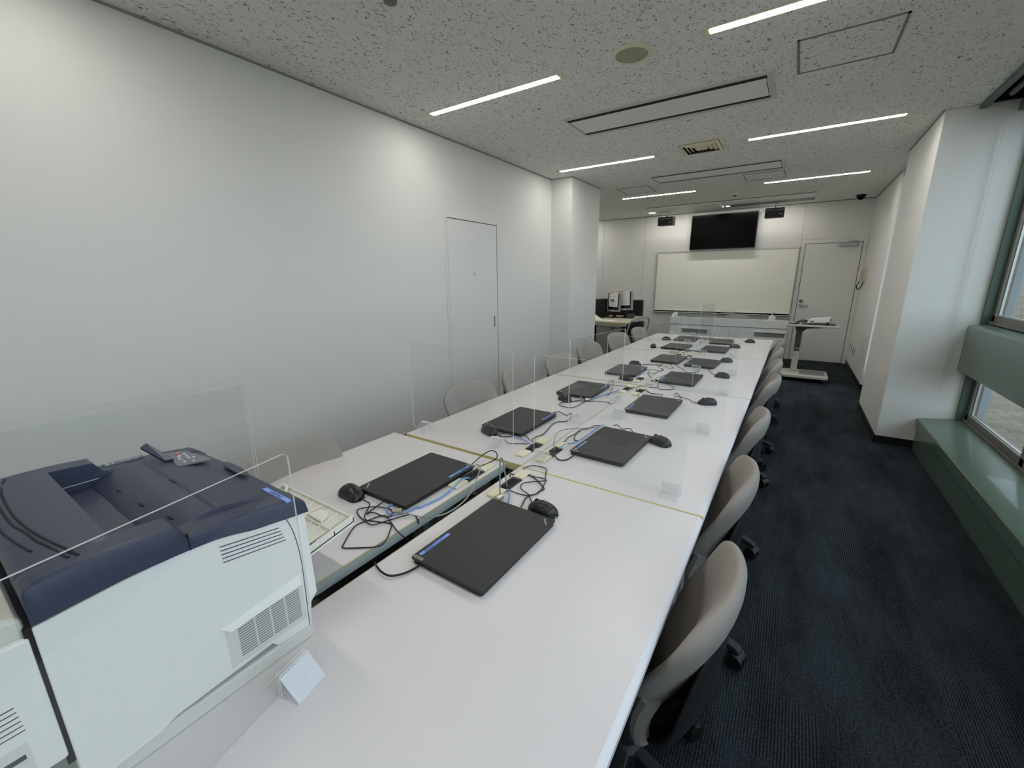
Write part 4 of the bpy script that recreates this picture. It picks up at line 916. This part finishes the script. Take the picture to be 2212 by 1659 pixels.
ar = [(-.768, 1.072, .735), (-.7675, 1.073, .80), (-.767, 1.075, .862), (-.764, 1.078, .874), (-.762, 1.085, .86), (-.775, 1.115, .80), (-.790, 1.145, .74), (-.795, 1.16, .71)]
lead('security_cable', ar, .0026, M['steelcable'], 'grey steel security cable standing up in a narrow arch behind the nearest window-side laptop')
def lockbody(x, y, a, label):
    t = thing('cable_lock', label, 'lock', (x, y, TZ), a, 'cylinder locks on the laptops')
    MB().cyl((-.014, 0, .0105), (.016, 0, .0105), .0100, n=18).build('barrel', M['lock'], t, bevel=.001, smooth=40)
    MB().cyl((.016, 0, .0105), (.018, 0, .0105), .004, n=10).build('keyhole', M['void'], t)
lockbody(-.997, .812, math.radians(35), 'nickel cylinder lock at the corner of the nearest wall-side laptop')
lockbody(-.768, 1.066, math.radians(80), 'nickel cylinder lock behind the nearest window-side laptop')
lockbody(-1.004, 2.352, math.radians(50), 'nickel cylinder lock at the corner of the third wall-side laptop')
# leads of the farther seats, wandering from the laptop to its outlet
far = [('R', 4, (-.79, 4.30)), ('R', 5, (-.78, 4.62)), ('R', 6, (-.78, 5.66)), ('L', 4, (-.895, 4.33)), ('L', 5, (-.895, 4.62)), ('L', 6, (-.895, 5.66)), ('R', 3, (-.795, 3.09)), ('L', 3, (-.905, 3.105))]
nn = ('nearest', 'second', 'third', 'fourth', 'fifth', 'sixth', 'farthest')
for rk, i, (ox, oy) in far:
    lx, ly, _ = (LAPR if rk == 'R' else LAPL)[i]; sx = -1 if rk == 'R' else 1; row = 'window-side' if rk == 'R' else 'wall-side'
    s = 1 if oy > ly else -1
    lead('charger_lead', wig((lx+sx*.128, ly+s*.12, .731), (ox, oy, .715), 7, .045), .0021, M['cable'], 'tangled black charger lead between the %s %s laptop and its outlet' % (nn[i], row))
    if (rk, i) not in (('R', 3),):
        lead('network_cable', wig((lx+sx*.126, ly-s*.02, .731), (ox, oy-.02, .715), 4, .03, .726), .0030, M['lan'], 'blue network cable from the %s %s laptop to its outlet' % (nn[i], row))
    if i in (5, 6):
        lead('coiled_lead', [(ox+.05*math.cos(q*.9)*(1+.03*q), oy+.06*math.sin(q*.9), .7235+.0015*(q % 5)) for q in range(15)], .002, M['cable'] if rk == 'L' else M['steelcable'],
             'coiled lead on the table centre by the %s %s laptop' % (nn[i], row))

# ---------------------------------------------------------------- clear acrylic partitions on A-shaped feet
def acrylic(x, y, rz, label, off=.235, film=False, w_=.60, h_=.448):
    t = thing('acrylic_partition', label, 'partition', (x, y, TZ), rz, 'clear acrylic partitions on the tables')
    q = MB(); pts = rrect(-w_/2, w_/2, .003, .003+h_, .012, 3)
    q.prism(pts, -.002, .002, 'y')
    n = len(pts); q.mi = [0, 0]+[1]*n
    q.build('clear_sheet', [M['acryl'], M['acryl_edge']], t, smooth=0)
    for s in (-1, 1):
        c = s*off; f = MB()
        for d in (-1, 1):
            f.box(c-.031, c+.031, -.001, .001, 0, .062, T=TR(0, d*.044, 0, rx=d*.78))
            f.box(c-.031, c+.031, d*.0030-.0008, d*.0030+.0008, .002, .046)
        o = f.build('a_foot', [M['acryl_stand'], M['acryl_edge']], t, smooth=0)
        e = MB()
        for d in (-1, 1):
            for k in (-1, 1): e.tube([(c+k*.031, d*.044, .001), (c+k*.031, d*.003, .046), (c+k*.031, d*.003, .003)], .0009, n=4, res=1)
            e.tube([(c-.031, d*.0035, .0462), (c+.031, d*.0035, .0462)], .0016, n=4, res=1)
            e.tube([(c-.031, d*.044, .001), (c+.031, d*.044, .001)], .0009, n=4, res=1)
        e.build('edge_glint', M['acryl_edge'], o, smooth=0)  # pale rods painted on as the glint along the foot edges
        if film and s == -1:
            MB().box(c-.030, c+.030, .0012, .0018, .001, .058, T=TR(0, .044, 0, rx=.78)).build('protective_film', M['film'], o, smooth=0)
            MB().tube([(c-.028, .0285, .0200), (c-.01, .0255, .0235), (c+.012, .0275, .0215), (c+.026, .0255, .0235)], .0012, n=5).build('film_crease', M['film'], o)
    return t
acrylic(-.649, .060, math.radians(-77.3), 'clear acrylic partition in front of the printer, its foot still filmed white', .245, True)
acrylic(-1.322, .262, math.radians(-88.5), 'clear acrylic partition behind the printer, the one nearer to it')
acrylic(-1.430, .300, math.radians(-88), 'clear acrylic partition behind the printer, the one nearer the wall')
acrylic(-1.262, 1.440, math.radians(2.5), 'clear acrylic partition across the wall-side row just past the nearest laptop', .215)
acrylic(-.543, 1.428, math.radians(-.6), 'clear acrylic partition across the window-side row, nearest the camera', .262)
acrylic(-.866, 2.183, math.radians(82.6), 'clear acrylic partition standing lengthwise on the seam by the third wall-side laptop', .235)
acrylic(-.510, 2.152, 0, 'clear acrylic partition across the window-side row, second from the camera', .215)
acrylic(-.545, 2.946, math.radians(.5), 'clear acrylic partition across the window-side row, third from the camera')
acrylic(-.468, 3.630, 0, 'clear acrylic partition across the window-side row, fourth from the camera', .135)
acrylic(-.560, 4.455, math.radians(1), 'clear acrylic partition across the window-side row, farthest from the camera', .13)
acrylic(-.806, 5.285, math.radians(85), 'clear acrylic partition standing lengthwise near the far end of the tables', .2)
acrylic(-1.200, 5.170, 0, 'clear acrylic partition across the wall-side row before the farthest laptop', .215)
acrylic(-1.200, 5.935, 0, 'clear acrylic partition on the far edge of the wall-side row', .13)

# ---------------------------------------------------------------- laser printer
PX0, PX1 = -1.262, -.772
pr = thing('laser_printer', 'white laser printer with navy lid standing across the gap between the nearest tables', 'printer', (-1.01, .21, TZ))
OFF = Vector(pr.location)
def B(mb): mb.v = [tuple(Vector(v)-OFF) for v in mb.v]; return mb
XI = PX0+.010
body = [(.028, .742), (.117, .749), (.14, .760), (.30, .770), (.309, .757), (.380, .752), (.386, .805), (.401, .82), (.399, .95), (.397, 1.010), (.372, 1.017), (.30, 1.030), (.204, 1.041), (.12, 1.038), (.028, 1.029)]
lowb = [(a, min(b, .985)) for a, b in body if b < .96]+[(.399, .985), (.028, .985)]
bd = B(MB().prism(lowb, XI+.02, PX1-.02, 'x').prism(body, XI, XI+.0205, 'x').prism(body, PX1-.0205, PX1, 'x').box(XI+.01, PX1-.01, .383, .3985, .9, 1.012).box(XI+.01, PX1-.01, .028, .04, .9, 1.03)).build('body', M['prwhite'], pr, bevel=.002, smooth=25)
B(MB().box(XI+.004, PX1-.004, -.30, .383, TZ, .752)).build('base_tray', M['prgrey'], pr, bevel=.004, smooth=0)
B(MB().tube([(PX1+.0002, .359, 1.018), (PX1+.0002, .366, .998), (PX1+.0002, .372, .97), (PX1+.0002, .377, .92), (PX1+.0002, .377, .85), (PX1+.0002, .375, .755)], .0009, n=5)).build('panel_seam', M['slotgrey'], bd)
v = MB()
for k in range(5):
    z = 1.018-.0078*k; dy = .0022*k
    v.prism([(.245+dy*.15, z-.0012+.0045), (.345+dy, z-.0135), (.345+dy, z-.0153), (.245+dy*.15, z-.0032+.0045)], PX1-.001, PX1+.0006, 'x')
B(v).build('upper_vent', M['slotgrey'], bd, smooth=0)
v = MB(); hl = MB()
for k in range(13):
    z = .853-.0052*k
    for a, b in ((.247, .275), (.278, .304), (.307, .332), (.335, .363)):
        v.box(PX1-.001, PX1+.0006, a, b, z-.0026, z)
B(v).build('lower_vent', M['louvre_gap'], bd, smooth=0)
hl.add([(PX1+.0004, .222, .867), (PX1+.0004, .370, .884), (PX1+.010, .366, .866), (PX1+.010, .235, .857), (PX1+.0004, .366, .859), (PX1+.0004, .240, .856)], [(0, 3, 2, 1), (3, 5, 4, 2), (0, 5, 3), (1, 2, 4)])
B(hl).build('vent_hood', M['prwhite'], bd, smooth=0)
B(MB().box(PX1-.001, PX1+.0004, .228, .372, .776, .858)).build('vent_recess', M['prgrey'], bd, smooth=0)
# rear unit behind a dark joint
B(MB().box(XI+.006, PX1-.003, .020, .030, .80, 1.030)).build('joint', M['black'], pr, smooth=0)
ru = B(MB().prism([(-.30, .815), (.0235, .815), (.0235, 1.018), (-.30, 1.024)], XI+.002, PX1, 'x')).build('rear_unit', M['prwhite'], pr, bevel=.004, smooth=0)
v = MB()
for k in range(6): v.box(PX1-.001, PX1+.0005, -.14, -.006+.0005*k, .934-.0078*k-.0014, .934-.0078*k)
B(v).build('rear_vent', M['slotgrey'], ru, smooth=0)
B(MB().box(PX1-.03, PX1+.0004, -.13, -.002, .826, .880)).build('grip_recess', M['prgrey'], ru, bevel=.004, smooth=0)
B(MB().box(PX1-.02, PX1+.001, -.035, -.010, .852, .860)).build('release_lever', M['slotgrey'], ru, bevel=.001, smooth=0)
B(MB().prism([(-.30, 1.022), (.023, 1.016), (.023, 1.046), (-.02, 1.060), (-.30, 1.062)], XI+.004, PX1-.006, 'x')).build('rear_cover', M['offwhite'], pr, bevel=.006, smooth=0)

# navy lid as one shaped surface: hump, output well, ridge, flat front
def lid_z(x, y):
    e = min(x-PX0, -.770-x)
    rail = 1.093-.006*((y-.11)/.09)**2 if y < .190 else (1.0915-(y-.190)/.017*.030 if y < .207 else None)
    flat = 1.064-.014*((y-.207)/.165)**1.6 if y > .207 else 1.064
    inner = (x > -1.212 and x < -.822)
    if inner:
        if y < .1265: z = 1.0945-.006*((y-.09)/.07)**2
        elif y < .262:
            u = (y-.1265)/.1355; z = .995+.073*(1-(1-u)**1.9) 
        elif y < .272: z = 1.068-.004*(y-.262)/.01
        else: z = 1.064+.008*max(0, 1-(y-.272)/.06)*.5 - .016*((y-.272)/.10)**1.5
    else: z = rail if rail is not None else flat
    # roll the outer edges down
    r = .005
    if e < r: z -= .005*(1-max(e, 0)/r)**2
    if y > .372: z -= .014*((y-.372)/.020)**2
    if y < .040: z -= .010*((.040-y)/.012)**2
    return z
xs = [PX0, PX0+.002, PX0+.005, PX0+.010, PX0+.025, PX0+.0495, PX0+.0505]+[-1.2115+.3885*i/34 for i in range(35)]+[-.8225, -.8215, -.806, -.790, -.780, -.775, -.772, -.770]
xs = sorted(set(round(x, 5) for x in xs))
ys = [.028, .030, .034, .040]+[.045+.0095*i for i in range(9)]+[.1255, .1262, .1268, .130]+[.137+.0085*i for i in range(6)]+[.1895, .192, .196, .200, .204, .207, .210]+[.217+.009*i for i in range(5)]+[.2615, .264, .268, .272, .276]+[.285+.012*i for i in range(8)]+[.375, .380, .385, .389, .392]
ys = sorted(set(round(y, 5) for y in ys))
def front_bulge(x, y): return y+.012*max(0, 1-((x+.95)/.36)**2)*max(0, (y-.30)/.09) if y > .30 else y
q = MB(); W = len(xs)
for y in ys:
    for x in xs: q.v.append((x, front_bulge(x, y)-.000, lid_z(x, y)))
for j in range(len(ys)-1):
    for i in range(W-1): q.f.append((j*W+i, j*W+i+1, (j+1)*W+i+1, (j+1)*W+i)); q.mi.append(0)
# skirt down to the white body
def low(y): return 1.031+.010*max(0, 1-((y-.16)/.14)**2)-.020*max(0, (y-.25)/.14)
per = [(j*W) for j in range(len(ys)-1, -1, -1)]+list(range(1, W))+[(j*W+W-1) for j in range(1, len(ys))]+[(len(ys)-1)*W+i for i in range(W-2, 0, -1)]
b0 = len(q.v)
for k in per:
    p = q.v[k]; q.v.append((p[0], p[1]+(.004 if p[1] > .38 else 0), low(p[1])))
n = len(per)
for k in range(n): q.f.append((per[k], b0+k, b0+(k+1) % n, per[(k+1) % n])); q.mi.append(0)
q.f.append(tuple(range(b0, b0+n))); q.mi.append(0)
lid = B(q).build('lid', M['navy'], pr, smooth=38)
B(MB().prism([(.2045, 1.040), (.2065, 1.040), (.2065, 1.070), (.2045, 1.070)], -.7735, -.7690, 'x')).build('lid_joint', M['navydark'], lid, smooth=0)
s1 = [(-1.245, .074), (-1.215, .067), (-1.159, .060), (-1.12, .058), (-1.057, .057), (-.995, .059), (-.936, .064), (-.891, .070), (-.857, .076), (-.825, .082), (-.795, .088)]
s2 = [(-1.20, .050), (-1.089, .049), (-.992, .051), (-.942, .058), (-.890, .063), (-.857, .069), (-.800, .079)]
s3 = [(-1.10, .036), (-.985, .038), (-.923, .044), (-.900, .047), (-.862, .053)]
v = MB()
for s_, r in ((s1, .0022), (s2, .0022), (s3, .0020)): v.tube([(a, b, lid_z(a, b)-.0004) for a, b in s_], r, n=6, res=4)
B(v).build('curved_slot', M['navydark'], lid)
B(MB().tube([(-1.2105, .130, 1.052), (-1.2105, .195, 1.052)], .0012, n=5, res=1)).build('well_edge_line', M['silver'], lid)
v = MB()
for a, b in ((-1.10, .20), (-.985, .205), (-.875, .215)):
    v.prism([(a-.015, b-.001), (a, b-.0028), (a+.015, b+.001), (a, b+.0024)], 0, .0022, T=TR(0, 0, lid_z(a, b)-.001))
B(v).build('paper_rib', M['navydark'], lid, smooth=0)
B(MB().lathe([(.016, -.004), (.016, .0012), (.001, .0016)], (-1.02, .268, 1.0655), n=20)).build('finger_notch', M['navydark'], lid)
B(MB().lathe([(.030, 0), (.030, .0012), (.001, .0014)], n=28, T=TR(-1.00, .377, 1.0555, rx=-.25, rz=-.05) @ Matrix.Diagonal((2.0, .38, 1, 1)))).build('lid_catch', M['navy'], lid)
# stopper flap, raised
v = MB(); fa = [(-1.163, .300, 1.064), (-1.155, .315, 1.064), (-1.228, .291, 1.092), (-1.215, .275, 1.092)]
fa = [Vector(p) for p in ((-1.155, .297, 1.062), (-1.150, .313, 1.062), (-1.225, .289, 1.093), (-1.206, .272, 1.093))]
nn_ = Vector((.35, 0, .94))*.007
v.add(fa+[p+nn_ for p in fa], [(0, 1, 2, 3), (4, 7, 6, 5), (0, 4, 5, 1), (1, 5, 6, 2), (2, 6, 7, 3), (3, 7, 4, 0)])
B(v).build('paper_stop', M['navy'], lid, bevel=.0015, smooth=0)
# control panel and its keys
cp = B(MB().prism([(-1.224, .318), (-1.200, .352), (-1.086, .366), (-1.108, .306)], 1.0600, 1.0618+.0012)).build('control_panel', M['panelgrey'], lid, smooth=0)
v = MB()
for (a, b) in ((-1.175, .341), (-1.171, .331), (-1.156, .339), (-1.164, .326), (-1.140, .338), (-1.134, .346), (-1.147, .323), (-1.121, .323), (-1.112, .337)):
    v.prism(rrect(a-.0045, a+.0045, b-.0025, b+.0025, .002, 2), 1.0625, 1.0645)
B(v).build('keys', M['button'], cp, smooth=0)
B(MB().prism(rrect(-1.198, -1.187, .330, .336, .002, 2), 1.0625, 1.0650)).build('stop_key', M['redbutton'], cp, smooth=0)
ds = B(MB().prism([(-1.258, .214), (-1.240, .214), (-1.236, .283), (-1.252, .283)], 1.0600, 1.0652)).build('icon_strip', M['panelgrey'], lid, smooth=0)
v = MB().box(-1.254, -1.244, .2185, .2225, 1.065, 1.0657).box(-1.252, -1.244, .228, .231, 1.065, 1.0657).tube([(-1.246, .245, 1.0655), (-1.243, .252, 1.0655), (-1.247, .262, 1.0655), (-1.241, .268, 1.0655), (-1.246, .276, 1.0655)], .0006, n=4)
B(v).build('icons', M['button'], ds, smooth=0)
# asset label near the front edge
lz = lid_z(-.81, .366)
lb = B(MB().box(-.857, -.765, .3628, .3722, lz-.0012, lz+.0022)).build('asset_label', M['labelblue'], lid, smooth=0)
text('label_text', 'LP0266031', .0095, M['labelink'], lb, TR(-.811-OFF.x, .3675-OFF.y, lz+.0024-OFF.z, rz=PI), spread=1.05)
# opened ribbed tray at the front
tr = MB(); X0, X1 = -1.16, -.842; Y0, Y1 = .405, .552
def tz(y): return .858+(y-Y0)/(Y1-Y0)*.026
def slab(x0, x1, y0, y1, a, b):
    vs = [(x, y, tz(y)+c) for c in (a, b) for y in (y0, y1) for x in (x0, x1)]
    tr.add(vs, [(0, 2, 3, 1), (4, 5, 7, 6), (0, 1, 5, 4), (2, 6, 7, 3), (0, 4, 6, 2), (1, 3, 7, 5)])
slab(X0, X1, Y0, Y1, 0, .003)
slab(X1-.004, X1, Y0-.005, Y1, -.006, .018); slab(X0, X0+.004, Y0, Y1, -.004, .016); slab(X0, X1, Y1-.003, Y1+.001, 0, .012)
for k in range(9): a = X0+.02+k*.0345; slab(a, a+.002, Y0, Y1-.006, .002, .011)
slab(X0, X1, .495, .498, .002, .013); slab(X0, X1, .425, .428, .002, .010)
tray = B(tr).build('manual_tray', M['ribs'], pr, smooth=0)
v = MB()
for k in range(6): v.box(X1-.020, X1-.006, .412+.0085*k, .4165+.0085*k, tz(.43)+.004, tz(.43)+.0125)
B(v).build('tray_teeth', M['slotgrey'], tray, smooth=0)
B(MB().prism([(-.955, .500), (-.90, .500), (-.915, .530), (-.95, .535)], tz(.52)+.003, tz(.52)+.016)).build('tray_cup', M['ribs'], tray, bevel=.003, smooth=0)
B(MB().tube([(X0, Y1-.004, tz(Y1)+.012), (X0+.03, Y1-.010, tz(Y1)+.014), (X0+.055, Y1-.04, tz(Y1)+.020), (X0+.05, Y0+.02, 1.0)], .004, n=6)).build('tray_arm', M['ribs'], tray)
B(MB().box(-1.20, -.80, .398, .404, .79, .865)).build('front_opening', M['slotgrey'], pr, smooth=0)
